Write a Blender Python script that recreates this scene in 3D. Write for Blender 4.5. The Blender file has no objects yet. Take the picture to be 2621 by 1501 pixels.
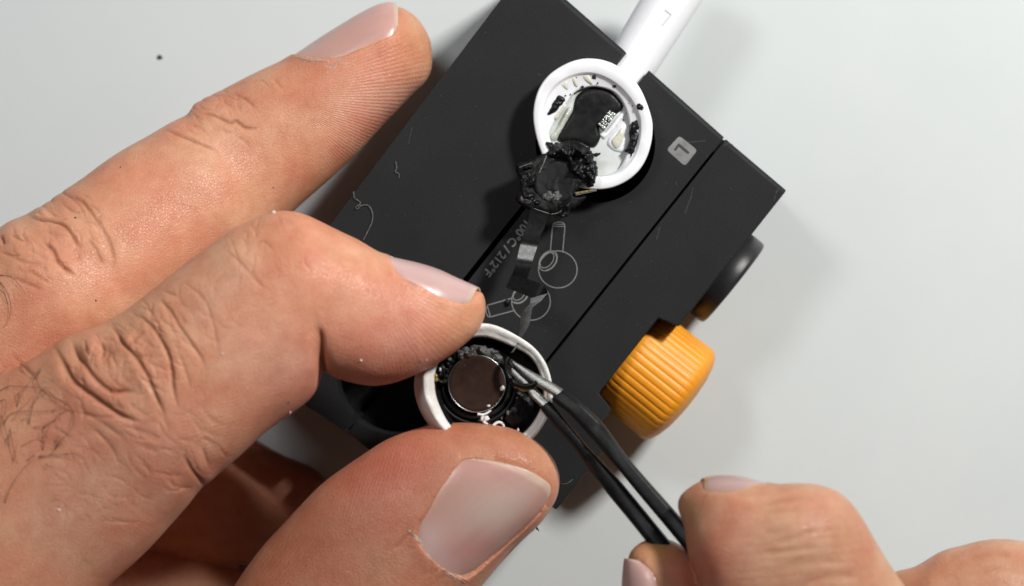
import bpy, bmesh, math, random
import numpy as np
from mathutils import Vector, Matrix, noise
from mathutils.geometry import delaunay_2d_cdt
from mathutils.kdtree import KDTree
random.seed(7); np.random.seed(7)
S = bpy.context.scene
C = S.collection
S.unit_settings.system = 'METRIC'
S.unit_settings.scale_length = 0.01            # one unit is one centimetre

# ------------------------------------------------------------------ camera
H = 50.0                                       # camera height above the table, cm
FPX = 9840.0                                   # focal length in photograph pixels
CX, CY = 1310.5, 750.5
cam = bpy.data.cameras.new('camera'); camo = bpy.data.objects.new('camera', cam); C.objects.link(camo)
camo.location = (0, 0, H); camo.rotation_euler = (0, 0, 0)
cam.sensor_width = 36; cam.lens = 36 * FPX / 2621; cam.clip_end = 500; cam.clip_start = 0.5
cam.dof.use_dof = True; cam.dof.focus_distance = H - 3.0; cam.dof.aperture_fstop = 0.19
S.camera = camo
# ------------------------------------------------------------------ light
w = bpy.data.worlds.new('World'); S.world = w; w.use_nodes = True
w.node_tree.nodes['Background'].inputs[0].default_value = (0.90, 0.96, 1.0, 1)
w.node_tree.nodes['Background'].inputs[1].default_value = 0.032
def area(name, loc, target, sx, sy, power, col):
    l = bpy.data.lights.new(name, 'AREA'); l.shape = 'RECTANGLE'; l.size = sx; l.size_y = sy; l.energy = power; l.color = col
    o = bpy.data.objects.new(name, l); C.objects.link(o); o.location = loc
    o.rotation_euler = (Vector(target) - Vector(loc)).to_track_quat('-Z', 'Y').to_euler()
area('softbox_key', (19.3, 18.4, 26.5), (0.5, 0.5, 1), 4.4, 4.4, 15300, (1.0, 0.985, 0.965))
area('softbox_fill', (-10, 14, 30), (0, 0, 1), 6, 6, 2750, (0.95, 0.98, 1.0))
S.view_settings.view_transform = 'Standard'; S.view_settings.look = 'None'
S.view_settings.exposure = 0.0; S.view_settings.gamma = 1.0
try:
    S.cycles.use_denoising = True
    S.cycles.max_bounces = 8
except Exception: pass

# ------------------------------------------------------------------ helpers
def P(p, z=0.0):
    """photograph pixel seen at height z -> world point"""
    k = (H - z) / FPX
    return Vector(((p[0] - CX) * k, (CY - p[1]) * k, z))
def zm(ox, oy, sc):
    return lambda *pts: [(ox + x / sc, oy + y / sc) for x, y in pts]
Z1 = zm(0, 0, 2.2705); Z2 = zm(0, 500, 2.2705); Z3 = zm(0, 861, 2.2705)
Z5 = zm(500, 1000, 2.543); Z6 = zm(1000, 780, 3.467); Z7 = zm(1280, 100, 3.034)
Z8 = zm(900, 550, 2.9125); ZB = zm(1180, 500, 3.64); ZR = zm(1500, 1150, 2.2685); Z4 = zm(1280, 950, 2.642)

def tag(o, label=None, cat=None, group=None, kind=None):
    for k, v in (('label', label), ('category', cat), ('group', group), ('kind', kind)):
        if v: o[k] = v
    return o
WORLD = {}
def link(o, parent=None):
    C.objects.link(o)
    if parent is not None:
        o.parent = parent
        o.matrix_parent_inverse = Matrix.Translation(-WORLD.get(parent.name, Vector()))
    return o
def empty(name, loc, label, cat):
    o = bpy.data.objects.new(name, None); o.location = loc; o.empty_display_size = 0.3
    C.objects.link(o); WORLD[o.name] = Vector(loc)
    return tag(o, label, cat)
def mesh_obj(name, verts, faces, m, parent=None, smooth=True, fixn=True):
    me = bpy.data.meshes.new(name); me.from_pydata([tuple(v) for v in verts], [], [tuple(f) for f in faces])
    if fixn:
        bm = bmesh.new(); bm.from_mesh(me); bmesh.ops.recalc_face_normals(bm, faces=bm.faces); bm.to_mesh(me); bm.free()
    me.materials.append(m)
    if smooth: me.polygons.foreach_set('use_smooth', [True] * len(me.polygons))
    o = bpy.data.objects.new(name, me)
    return link(o, parent)
def bm_obj(name, bm, m, parent=None, smooth=False):
    bmesh.ops.recalc_face_normals(bm, faces=bm.faces)
    me = bpy.data.meshes.new(name); bm.to_mesh(me); bm.free(); me.materials.append(m)
    if smooth: me.polygons.foreach_set('use_smooth', [True] * len(me.polygons))
    return link(bpy.data.objects.new(name, me), parent)
def bake(o):
    """apply an object's modifiers"""
    dg = bpy.context.evaluated_depsgraph_get(); dg.update()
    me = bpy.data.meshes.new_from_object(o.evaluated_get(dg))
    o.modifiers.clear(); o.data = me
    return o
def autosmooth(o, ang=35):
    me = o.data
    me.polygons.foreach_set('use_smooth', [True] * len(me.polygons))
    bm = bmesh.new(); bm.from_mesh(me)
    for e in bm.edges:
        if len(e.link_faces) == 2 and e.calc_face_angle(0) > math.radians(ang): e.smooth = False
    for f in bm.faces:
        if f.calc_area() > .12: f.smooth = False
    bm.to_mesh(me); bm.free()
def cr(pts, n, closed=False):
    """Catmull-Rom resampling, n samples per span"""
    p = np.array(pts, float); N = len(p); out = []
    spans = N if closed else N - 1
    for i in range(spans):
        if closed: a, b, c, d = p[(i - 1) % N], p[i], p[(i + 1) % N], p[(i + 2) % N]
        else: a, b, c, d = p[max(i - 1, 0)], p[i], p[i + 1], p[min(i + 2, N - 1)]
        for k in range(n):
            t = k / n
            out.append(0.5 * ((2 * b) + (c - a) * t + (2 * a - 5 * b + 4 * c - d) * t * t + (3 * b - a - 3 * c + d) * t ** 3))
    if not closed: out.append(p[-1])
    return np.array(out)
def polar(pts, cen, N=96, soft=0):
    """closed contour resampled at N equal angles about cen"""
    q = cr(pts, 8, True) - np.array(cen)
    a = np.arctan2(q[:, 1], q[:, 0]) % (2 * math.pi); r = np.hypot(q[:, 0], q[:, 1]); o = np.argsort(a)
    a, r = a[o], r[o]
    aa = np.concatenate([a - 2 * math.pi, a, a + 2 * math.pi]); rr = np.concatenate([r, r, r])
    t = np.arange(N) * 2 * math.pi / N
    R = np.interp(t, aa, rr)
    for _ in range(soft): R = .25 * np.roll(R, 1) + .5 * R + .25 * np.roll(R, -1)
    return np.stack([cen[0] + R * np.cos(t), cen[1] + R * np.sin(t)], 1)
def loft(rings, cap0=True, cap1=True):
    n = len(rings[0]); V = [v for r in rings for v in r]; F = []
    for i in range(len(rings) - 1):
        for j in range(n):
            k = (j + 1) % n
            F.append((i * n + j, i * n + k, (i + 1) * n + k, (i + 1) * n + j))
    if cap0: F.append(tuple(range(n)))
    if cap1: F.append(tuple((len(rings) - 1) * n + j for j in range(n))[::-1])
    return V, F
def prism_bm(world_xy, z0, z1):
    bm = bmesh.new()
    b = [bm.verts.new((x, y, z0)) for x, y in world_xy]; t = [bm.verts.new((x, y, z1)) for x, y in world_xy]
    n = len(b)
    bm.faces.new(b[::-1]); bm.faces.new(t)
    for i in range(n): bm.faces.new((b[i], b[(i + 1) % n], t[(i + 1) % n], t[i]))
    return bm
def cyl_cutter(c, r, z0, z1, n=96):
    return prism_bm([(c[0] + r * math.cos(2 * math.pi * i / n), c[1] + r * math.sin(2 * math.pi * i / n)) for i in range(n)], z0, z1)
def boolean(o, cutters):
    tmp = []
    for bm in cutters:
        c = bm_obj('cutter', bm, o.data.materials[0]); tmp.append(c)
        md = o.modifiers.new('cut', 'BOOLEAN'); md.operation = 'DIFFERENCE'; md.object = c; md.solver = 'EXACT'
    bake(o)
    for c in tmp: bpy.data.objects.remove(c)
def bevel(o, wd=0.02, seg=2, ang=40):
    md = o.modifiers.new('bev', 'BEVEL'); md.width = wd; md.segments = seg; md.limit_method = 'ANGLE'; md.angle_limit = math.radians(ang)
    bake(o)
def inside(poly, x, y):
    c = np.zeros(len(x), bool); n = len(poly)
    for i in range(n):
        x0, y0 = poly[i]; x1, y1 = poly[(i + 1) % n]
        with np.errstate(divide='ignore', invalid='ignore'):
            c ^= ((y0 > y) != (y1 > y)) & (x < (x1 - x0) * (y - y0) / (y1 - y0 + 1e-12) + x0)
    return c
def segdist(x, y, pl, closed=False):
    """distance from points to a polyline, and position 0..1 along it"""
    d = np.full(len(x), 1e9); s = np.zeros(len(x)); n = len(pl)
    L = [0]
    for i in range(n - 1): L.append(L[-1] + math.dist(pl[i], pl[i + 1]))
    for i in range(n if closed else n - 1):
        ax, ay = pl[i]; bx, by = pl[(i + 1) % n]
        ex, ey = bx - ax, by - ay; l2 = ex * ex + ey * ey + 1e-12
        t = np.clip(((x - ax) * ex + (y - ay) * ey) / l2, 0, 1)
        dd = np.hypot(x - ax - t * ex, y - ay - t * ey); m = dd < d
        d[m] = dd[m]
        if not closed: s[m] = ((L[i] + t * (L[i + 1] - L[i])) / L[-1])[m]
    return d, s
def lump(name, poly_px, zfun, height, m, parent, edge=6.0, step=4.0, amp=0.0, freq=8.0, jag=0.0, seed=0, skirt=0.03, tilt=None):
    """a cushion-like piece over a traced outline: rises from its rim, uneven on top"""
    poly = cr(poly_px, 5, True)
    if jag:
        poly = poly + np.array([[noise.noise((p[0] * .13, p[1] * .13, seed)) * jag, noise.noise((p[0] * .13, p[1] * .13, seed + 9)) * jag] for p in poly])
    poly = [tuple(p) for p in poly]
    x0, y0 = np.min(poly, 0); x1, y1 = np.max(poly, 0)
    gx, gy = np.meshgrid(np.arange(x0, x1, step), np.arange(y0, y1, step)); gx, gy = gx.ravel(), gy.ravel()
    gx = gx + np.random.uniform(-.3, .3, len(gx)) * step; gy = gy + np.random.uniform(-.3, .3, len(gy)) * step
    d, _ = segdist(gx, gy, poly, True); k = inside(poly, gx, gy) & (d > step * .45)
    pts = [Vector(p) for p in poly] + [Vector((a, b)) for a, b in zip(gx[k], gy[k])]
    n = len(poly)
    vs, es, fs, *_ = delaunay_2d_cdt(pts, [], [list(range(n))], 1, 1e-4)
    X = np.array([v.x for v in vs]); Y = np.array([v.y for v in vs]); d, _ = segdist(X, Y, poly, True)
    V = []
    for i in range(len(vs)):
        q = 1 - math.exp(-d[i] / edge)
        z = zfun(X[i], Y[i]) + height * q
        if amp: z += amp * (0.25 + q) * noise.fractal((X[i] * freq * .005, Y[i] * freq * .005, seed), 0.9, 2.2, 4)
        V.append(P((X[i], Y[i]), z))
    F = [tuple(f) for f in fs]
    # rim skirt
    e = {}
    for f in F:
        for a, b in zip(f, f[1:] + f[:1]): e[frozenset((a, b))] = e.get(frozenset((a, b)), 0) + 1
    low = {}
    for k_, c in e.items():
        if c == 1:
            a, b = tuple(k_)
            for q in (a, b):
                if q not in low: low[q] = len(V); V.append(P((X[q], Y[q]), zfun(X[q], Y[q]) - skirt))
            F.append((a, b, low[b], low[a]))
    return mesh_obj(name, V, F, m, parent)
def strip(name, pts, wd, closed=False):
    """a flat printed line of width wd through 3D points"""
    p = [Vector(q) for q in pts]; n = len(p); V = []; F = []
    for i in range(n):
        a = p[(i - 1) % n] if (closed or i > 0) else p[i]; b = p[(i + 1) % n] if (closed or i < n - 1) else p[i]
        t = (b - a); t.z = 0; t.normalize(); nrm = Vector((-t.y, t.x, 0)) * wd / 2
        V += [p[i] + nrm, p[i] - nrm]
    for i in range(n if closed else n - 1):
        j = (i + 1) % n; F.append((2 * i, 2 * i + 1, 2 * j + 1, 2 * j))
    return V, F
def merge(parts):
    V = []; F = []
    for v, f in parts:
        o = len(V); V += list(v); F += [tuple(i + o for i in q) for q in f]
    return V, F
def wire(path, r0, r1=None, n=6):
    """round thread along a 3D path, tapering r0 -> r1"""
    r1 = r0 if r1 is None else r1; p = [Vector(q) for q in path]; V = []; F = []
    N = len(p)
    for i in range(N):
        t = (p[min(i + 1, N - 1)] - p[max(i - 1, 0)]).normalized()
        a = t.orthogonal().normalized(); b = t.cross(a); r = r0 + (r1 - r0) * i / (N - 1)
        V += [p[i] + (a * math.cos(2 * math.pi * k / n) + b * math.sin(2 * math.pi * k / n)) * r for k in range(n)]
    for i in range(N - 1):
        for k in range(n):
            l = (k + 1) % n; F.append((i * n + k, i * n + l, (i + 1) * n + l, (i + 1) * n + k))
    return V, F
def bit(c, r, seed=0, flat=.6):
    """irregular crumb"""
    bm = bmesh.new(); bmesh.ops.create_icosphere(bm, subdivisions=2, radius=1)
    for v in bm.verts:
        k = 1 + .55 * noise.noise(v.co * 1.6 + Vector((seed * 3.1, seed, 0)))
        v.co = Vector((v.co.x * r * k * (1 + .4 * math.sin(seed)), v.co.y * r * k, v.co.z * r * flat * k)) + Vector(c)
    bm.verts.ensure_lookup_table()
    V = [v.co.copy() for v in bm.verts]; F = [tuple(v.index for v in f.verts) for f in bm.faces]; bm.free()
    return V, F

# ------------------------------------------------------------------ materials
def mat(name, base, rough=0.5, metal=0.0, spec=0.5, var=None, vscale=6.0, bump=0.0, bscale=40.0, bdetail=4, trans=0.0, sss=0.0, sssr=(1, .8, .6), ssscale=.1, coat=0.0, rvar=0.0, alpha=1.0):
    m = bpy.data.materials.new(name); m.use_nodes = True; nt = m.node_tree; N = nt.nodes; L = nt.links
    b = N['Principled BSDF']
    b.inputs['Base Color'].default_value = (*base, 1); b.inputs['Roughness'].default_value = rough; b.inputs['Metallic'].default_value = metal
    b.inputs['Specular IOR Level'].default_value = spec; b.inputs['Transmission Weight'].default_value = trans
    b.inputs['Coat Weight'].default_value = coat; b.inputs['Coat Roughness'].default_value = 0.15
    if sss:
        b.inputs['Subsurface Weight'].default_value = sss; b.inputs['Subsurface Radius'].default_value = sssr; b.inputs['Subsurface Scale'].default_value = ssscale
    tc = N.new('ShaderNodeTexCoord')
    if var:
        t = N.new('ShaderNodeTexNoise'); t.inputs['Scale'].default_value = vscale; t.inputs['Detail'].default_value = 6; t.inputs['Roughness'].default_value = .65
        L.new(tc.outputs['Object'], t.inputs['Vector'])
        r = N.new('ShaderNodeValToRGB'); r.color_ramp.elements[0].position = .35; r.color_ramp.elements[1].position = .68
        r.color_ramp.elements[0].color = (*base, 1); r.color_ramp.elements[1].color = (*var, 1)
        L.new(t.outputs['Fac'], r.inputs['Fac']); L.new(r.outputs['Color'], b.inputs['Base Color'])
        if rvar:
            mr = N.new('ShaderNodeMapRange'); mr.inputs['To Min'].default_value = rough - rvar; mr.inputs['To Max'].default_value = rough + rvar
            L.new(t.outputs['Fac'], mr.inputs['Value']); L.new(mr.outputs['Result'], b.inputs['Roughness'])
    if bump:
        t = N.new('ShaderNodeTexNoise'); t.inputs['Scale'].default_value = bscale; t.inputs['Detail'].default_value = bdetail
        L.new(tc.outputs['Object'], t.inputs['Vector'])
        bp = N.new('ShaderNodeBump'); bp.inputs['Strength'].default_value = bump; bp.inputs['Distance'].default_value = .02
        L.new(t.outputs['Fac'], bp.inputs['Height']); L.new(bp.outputs['Normal'], b.inputs['Normal'])
    return m
def grain(m, lo, hi, scale=95, flecks=(0.16, 0.165, 0.17), amount=.70):
    """moulded plastic: fine sparkle grain, smudges and pale dust flecks"""
    nt = m.node_tree; N = nt.nodes; L = nt.links; b = N['Principled BSDF']; tc = N.new('ShaderNodeTexCoord')
    t = N.new('ShaderNodeTexNoise'); t.inputs['Scale'].default_value = scale; t.inputs['Detail'].default_value = 2
    t2 = N.new('ShaderNodeTexNoise'); t2.inputs['Scale'].default_value = 1.1; t2.inputs['Detail'].default_value = 5
    t3 = N.new('ShaderNodeTexVoronoi'); t3.inputs['Scale'].default_value = 16
    for q in (t, t2, t3): L.new(tc.outputs['Object'], q.inputs['Vector'])
    r = N.new('ShaderNodeValToRGB'); r.color_ramp.elements[0].position = .36; r.color_ramp.elements[1].position = .74
    r.color_ramp.elements[0].color = (*lo, 1); r.color_ramp.elements[1].color = (*hi, 1)
    L.new(t.outputs['Fac'], r.inputs['Fac'])
    mx = N.new('ShaderNodeMix'); mx.data_type = 'RGBA'; mx.blend_type = 'MULTIPLY'; mx.inputs[0].default_value = .6
    r2 = N.new('ShaderNodeValToRGB'); r2.color_ramp.elements[0].position = .3; r2.color_ramp.elements[1].position = .7
    r2.color_ramp.elements[0].color = (.62, .62, .62, 1); r2.color_ramp.elements[1].color = (1.15, 1.15, 1.15, 1)
    L.new(t2.outputs['Fac'], r2.inputs['Fac']); L.new(r.outputs['Color'], mx.inputs[6]); L.new(r2.outputs['Color'], mx.inputs[7])
    lt = N.new('ShaderNodeMath'); lt.operation = 'LESS_THAN'; lt.inputs[1].default_value = .05
    L.new(t3.outputs['Distance'], lt.inputs[0])
    sp = N.new('ShaderNodeSeparateColor'); L.new(t3.outputs['Color'], sp.inputs[0])
    gt = N.new('ShaderNodeMath'); gt.operation = 'GREATER_THAN'; gt.inputs[1].default_value = amount; L.new(sp.outputs[0], gt.inputs[0])
    ml = N.new('ShaderNodeMath'); ml.operation = 'MULTIPLY'; L.new(lt.outputs[0], ml.inputs[0]); L.new(gt.outputs[0], ml.inputs[1])
    m2 = N.new('ShaderNodeMix'); m2.data_type = 'RGBA'; L.new(ml.outputs[0], m2.inputs[0]); L.new(mx.outputs[2], m2.inputs[6]); m2.inputs[7].default_value = (*flecks, 1)
    L.new(m2.outputs[2], b.inputs['Base Color'])
    mr = N.new('ShaderNodeMapRange'); mr.inputs['To Min'].default_value = .50; mr.inputs['To Max'].default_value = .68
    L.new(t2.outputs['Fac'], mr.inputs['Value']); L.new(mr.outputs['Result'], b.inputs['Roughness'])
    bp = N.new('ShaderNodeBump'); bp.inputs['Strength'].default_value = .35; bp.inputs['Distance'].default_value = .006
    L.new(t.outputs['Fac'], bp.inputs['Height']); L.new(bp.outputs['Normal'], b.inputs['Normal'])
    return m
M = {}
M['table'] = mat('white_table', (.60, .635, .63), .42, var=(.635, .665, .655), vscale=.25, bump=.05, bscale=30, spec=.35)
M['jig'] = grain(mat('black_plastic', (.02, .02, .02), .5, spec=.22), (.0060, .0062, .0065), (.026, .0265, .028))
M['black'] = mat('black_smooth', (.007, .007, .007), .40, spec=.16, var=(.016, .016, .017), vscale=8, bump=.12, bscale=60)
M['matte'] = mat('black_matte', (.004, .004, .004), .6, spec=.22, var=(.008, .008, .008), vscale=14, bump=.25, bscale=90)
M['dial'] = mat('dial_plastic', (.014, .014, .0145), .38, spec=.5, var=(.024, .024, .025), vscale=7, bump=.15, bscale=80)
M['orange'] = mat('orange_plastic', (.80, .30, .012), .46, var=(.86, .35, .018), vscale=2.0, sss=.25, sssr=(1, .5, .1), ssscale=.06, bump=.04, bscale=70)
M['white'] = mat('white_shell', (.86, .86, .88), .28, var=(.83, .835, .86), vscale=7, sss=.3, sssr=(1, .95, .9), ssscale=.04, bump=.05, bscale=25)
M['white_worn'] = mat('white_scuffed', (.80, .79, .77), .4, var=(.70, .66, .60), vscale=9, sss=.3, sssr=(1, .9, .8), ssscale=.05, bump=.35, bscale=22)
M['floor'] = mat('frosted_tray', (.60, .62, .60), .5, spec=.25, var=(.66, .68, .65), vscale=9, sss=.3, ssscale=.05)
M['clear'] = mat('clear_plastic', (.40, .43, .35), .12, var=(.58, .60, .52), vscale=12, coat=.6)
M['beige'] = mat('beige_plastic', (.55, .52, .42), .35, var=(.66, .64, .54), vscale=14)
M['glue'] = mat('black_adhesive', (.005, .005, .0055), .34, spec=.26, var=(.012, .012, .0125), vscale=16, bump=.6, bscale=22, rvar=.12)
M['greyglue'] = mat('grey_adhesive', (.03, .03, .03), .5, var=(.17, .17, .165), vscale=16, bump=.9, bscale=40)
M['flex'] = mat('flex_film', (.003, .003, .0032), .34, spec=.26, var=(.005, .005, .0052), vscale=20, rvar=.1, bump=.05, bscale=30)
M['flexgrey'] = mat('flex_film_sheen', (.10, .10, .102), .55, spec=.15, var=(.20, .20, .2), vscale=14, coat=.2)  # tail film: reflected light put into the base colour as grey
M['steel'] = mat('steel', (.24, .235, .22), .40, metal=1, var=(.36, .35, .33), vscale=16, bump=.12, bscale=60, rvar=.1)
M['rim_steel'] = mat('bright_steel', (.36, .35, .33), .30, metal=1, var=(.66, .65, .63), vscale=12)
M['grip'] = mat('black_coating', (.006, .006, .0065), .42, spec=.2, var=(.013, .013, .0135), vscale=10, bump=.12, bscale=50, rvar=.08)
M['brown'] = mat('brown_cap', (.025, .0118, .008), .45, metal=.0, spec=.10, var=(.036, .0185, .0135), vscale=7, bump=.06, bscale=60, rvar=.08)
M['gold'] = mat('gold_contacts', (.55, .42, .12), .35, metal=.9, var=(.70, .6, .3), vscale=40)
M['amber'] = mat('amber_glue', (.35, .17, .02), .25, var=(.22, .22, .04), vscale=20, coat=.5)
M['chip'] = mat('bright_solder', (.75, .80, .74), .22, metal=.6, var=(.35, .45, .38), vscale=40)
M['print'] = mat('grey_print', (.17, .17, .165), .6, var=(.23, .23, .225), vscale=40)
M['badge'] = mat('grey_badge', (.25, .245, .235), .42, var=(.17, .168, .16), vscale=5, bump=.25, bscale=14)
M['ink'] = mat('dark_ink', (.03, .03, .03), .5, var=(.04, .04, .04), vscale=30)
M['paleink'] = mat('pale_grey_ink', (.50, .51, .54), .4, var=(.56, .57, .6), vscale=30)
M['crumb'] = mat('pale_crumb', (.66, .50, .42), .6, var=(.76, .62, .54), vscale=30)
M['lint'] = mat('pale_lint', (.17, .165, .155), .7, var=(.26, .25, .24), vscale=30)
M['hair'] = mat('dark_hair', (.075, .036, .018), .5, var=(.07, .04, .024), vscale=30)

def skin_mat(name='skin'):
    m = bpy.data.materials.new(name); m.use_nodes = True; nt = m.node_tree; N = nt.nodes; L = nt.links; b = N['Principled BSDF']
    tc = N.new('ShaderNodeTexCoord'); at = N.new('ShaderNodeAttribute'); at.attribute_name = 'tint'
    n1 = N.new('ShaderNodeTexNoise'); n1.inputs['Scale'].default_value = 3.2; n1.inputs['Detail'].default_value = 6; n1.inputs['Roughness'].default_value = .7
    n2 = N.new('ShaderNodeTexNoise'); n2.inputs['Scale'].default_value = 34; n2.inputs['Detail'].default_value = 3
    v1 = N.new('ShaderNodeTexVoronoi'); v1.inputs['Scale'].default_value = 30; v1.feature = 'DISTANCE_TO_EDGE'
    for q in (n1, n2): L.new(tc.outputs['Object'], q.inputs['Vector'])
    # warp the cell pattern so that it reads as skin lines
    mxv = N.new('ShaderNodeMix'); mxv.data_type = 'RGBA'; mxv.blend_type = 'LINEAR_LIGHT'; mxv.inputs[0].default_value = .05
    L.new(tc.outputs['Object'], mxv.inputs[6]); L.new(n1.outputs['Color'], mxv.inputs[7]); L.new(mxv.outputs[2], v1.inputs['Vector'])
    mu = N.new('ShaderNodeMix'); mu.data_type = 'RGBA'; mu.blend_type = 'MULTIPLY'; mu.inputs[0].default_value = 1
    r = N.new('ShaderNodeValToRGB'); r.color_ramp.elements[0].position = .3; r.color_ramp.elements[1].position = .7
    r.color_ramp.elements[0].color = (.88, .75, .68, 1); r.color_ramp.elements[1].color = (1.06, 1.08, 1.08, 1)
    L.new(n1.outputs['Fac'], r.inputs['Fac']); L.new(at.outputs['Color'], mu.inputs[6]); L.new(r.outputs['Color'], mu.inputs[7])
    L.new(mu.outputs[2], b.inputs['Base Color'])
    b.inputs['Subsurface Weight'].default_value = .55; b.inputs['Subsurface Radius'].default_value = (1.0, .36, .2); b.inputs['Subsurface Scale'].default_value = .12
    b.inputs['Roughness'].default_value = .46; b.inputs['Specular IOR Level'].default_value = .42
    n3 = N.new('ShaderNodeTexNoise'); n3.inputs['Scale'].default_value = 1.5; n3.inputs['Detail'].default_value = 4; L.new(tc.outputs['Object'], n3.inputs['Vector'])
    r3 = N.new('ShaderNodeValToRGB'); r3.color_ramp.elements[0].position = .36; r3.color_ramp.elements[1].position = .66
    r3.color_ramp.elements[0].color = (.98, .84, .80, 1); r3.color_ramp.elements[1].color = (1.02, 1.07, 1.04, 1); L.new(n3.outputs['Fac'], r3.inputs['Fac'])
    mu3 = N.new('ShaderNodeMix'); mu3.data_type = 'RGBA'; mu3.blend_type = 'MULTIPLY'; mu3.inputs[0].default_value = 1
    L.new(mu.outputs[2], mu3.inputs[6]); L.new(r3.outputs['Color'], mu3.inputs[7]); L.new(mu3.outputs[2], b.inputs['Base Color'])
    # ridges
    ph = N.new('ShaderNodeAttribute'); ph.attribute_name = 'ridge'; mk = N.new('ShaderNodeAttribute'); mk.attribute_name = 'ridge_mask'
    wob = N.new('ShaderNodeMath'); wob.operation = 'MULTIPLY_ADD'; wob.inputs[1].default_value = 5.0
    L.new(n1.outputs['Fac'], wob.inputs[0]); L.new(ph.outputs['Fac'], wob.inputs[2])
    sn = N.new('ShaderNodeMath'); sn.operation = 'SINE'; L.new(wob.outputs[0], sn.inputs[0])
    mm = N.new('ShaderNodeMath'); mm.operation = 'MULTIPLY'; L.new(sn.outputs[0], mm.inputs[0]); L.new(mk.outputs['Fac'], mm.inputs[1])
    vr = N.new('ShaderNodeMapRange'); vr.inputs['From Max'].default_value = .12; L.new(v1.outputs['Distance'], vr.inputs['Value'])
    a1 = N.new('ShaderNodeMath'); a1.operation = 'MULTIPLY_ADD'; a1.inputs[1].default_value = .45; L.new(vr.outputs[0], a1.inputs[0]); L.new(n2.outputs['Fac'], a1.inputs[2])
    a2 = N.new('ShaderNodeMath'); a2.operation = 'MULTIPLY_ADD'; a2.inputs[1].default_value = .55; L.new(mm.outputs[0], a2.inputs[0]); L.new(a1.outputs[0], a2.inputs[2])
    bp = N.new('ShaderNodeBump'); bp.inputs['Strength'].default_value = .8; bp.inputs['Distance'].default_value = .008
    L.new(a2.outputs[0], bp.inputs['Height']); L.new(bp.outputs['Normal'], b.inputs['Normal'])
    mr = N.new('ShaderNodeMapRange'); mr.inputs['To Min'].default_value = .30; mr.inputs['To Max'].default_value = .52
    L.new(n2.outputs['Fac'], mr.inputs['Value']); L.new(mr.outputs[0], b.inputs['Roughness'])
    return m
M['skin'] = skin_mat()
def nail_mat():
    m = bpy.data.materials.new('nail'); m.use_nodes = True; nt = m.node_tree; N = nt.nodes; L = nt.links; b = N['Principled BSDF']
    at = N.new('ShaderNodeAttribute'); at.attribute_name = 'tint'; L.new(at.outputs['Color'], b.inputs['Base Color'])
    b.inputs['Subsurface Weight'].default_value = .35; b.inputs['Subsurface Radius'].default_value = (1, .5, .4); b.inputs['Subsurface Scale'].default_value = .06
    b.inputs['Roughness'].default_value = .31; b.inputs['Specular IOR Level'].default_value = .5
    tc = N.new('ShaderNodeTexCoord'); t = N.new('ShaderNodeTexNoise'); t.inputs['Scale'].default_value = 12; t.inputs['Detail'].default_value = 5
    L.new(tc.outputs['Object'], t.inputs['Vector'])
    bp = N.new('ShaderNodeBump'); bp.inputs['Strength'].default_value = .12; bp.inputs['Distance'].default_value = .02
    L.new(t.outputs['Fac'], bp.inputs['Height']); L.new(bp.outputs['Normal'], b.inputs['Normal'])
    return m
M['nail'] = nail_mat()

# ------------------------------------------------------------------ the table
bm = bmesh.new(); bmesh.ops.create_grid(bm, x_segments=8, y_segments=8, size=60)
tag(bm_obj('table_top', bm, M['table']), 'smooth white table top under everything', kind='structure')
o = mesh_obj('speck', *bit(P((409, 147), .012), .030, 3, .4), M['ink']); tag(o, 'tiny dark speck alone on the white table, above the long finger', 'speck')

# ------------------------------------------------------------------ the clamping jig
ZT = 2.0
def Jp(a, b): return (1856 + .624 * a + .782 * b, 353 - .782 * a + .624 * b)
def J(a, b, z=ZT):
    q = P(Jp(a, b), ZT); q.z = z; return q
jig = empty('earbud_jig', J(-600, -290, 0), 'black plastic clamping jig with an orange ribbed knob under the opened earbud', 'jig')
def block(name, ab, z0=.32, big=()):
    bmx = prism_bm([tuple(J(a, b))[:2] for a, b in ab], z0, ZT)
    bmx.verts.ensure_lookup_table(); n = len(ab)
    groups = {}
    for i, wd in big: groups.setdefault(wd, []).append(i)
    for wd, idx in groups.items():
        bmx.edges.ensure_lookup_table(); sel = []
        tops = {i: J(*ab[i]) for i in range(n)}
        for i in idx:
            a, b = tops[i], tops[(i + 1) % n]
            for e in bmx.edges:
                u, v = e.verts[0].co, e.verts[1].co
                if min((u - a).length + (v - b).length, (u - b).length + (v - a).length) < 1e-3: sel.append(e)
        if sel: bmesh.ops.bevel(bmx, geom=sel, offset=wd, segments=4, affect='EDGES', profile=.5)
    return bm_obj(name, bmx, M['jig'], jig)
hole1 = P((1524, 367), ZT); hole2 = P((1010, 965), ZT)
SLIT = 7
jawA = block('jaw', [(30, -672), (14, -332), (-90, -332), (-90, -292 - SLIT), (-1196, -292 - SLIT), (-1196, -320), (-1204, -416), (-1204, -640)], big=((0, .07), (7, .10)))
jawB = block('jaw', [(14, -260), (0, -3), (-1188, -3), (-1193, -292 + SLIT), (-90, -292 + SLIT), (-90, -260)], big=((0, .06),))
side = block('side_block', [(-1, 3), (-7, 207), (-452, 209), (-467, 155), (-712, 155), (-724, 207), (-792, 208), (-792, 258), (-1014, 256), (-1014, 3)], big=((0, .06),))
def stem_cut():
    a, b = P((1538, 290), 1.62), P((1785, -95), 1.62)
    V, F = wire([a, b], .37, .37, 48)
    bmx = bmesh.new(); vs = [bmx.verts.new(v) for v in V]
    for f in F: bmx.faces.new([vs[i] for i in f])
    bmx.faces.new(vs[:48][::-1]); bmx.faces.new(vs[48:]); return bmx
boolean(jawA, [cyl_cutter(hole1, .748, .9, 3), cyl_cutter(hole2, .72, .7, 3)])
boolean(jawB, [cyl_cutter(hole1, .748, .9, 3), cyl_cutter(hole2, .72, .7, 3)])
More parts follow.
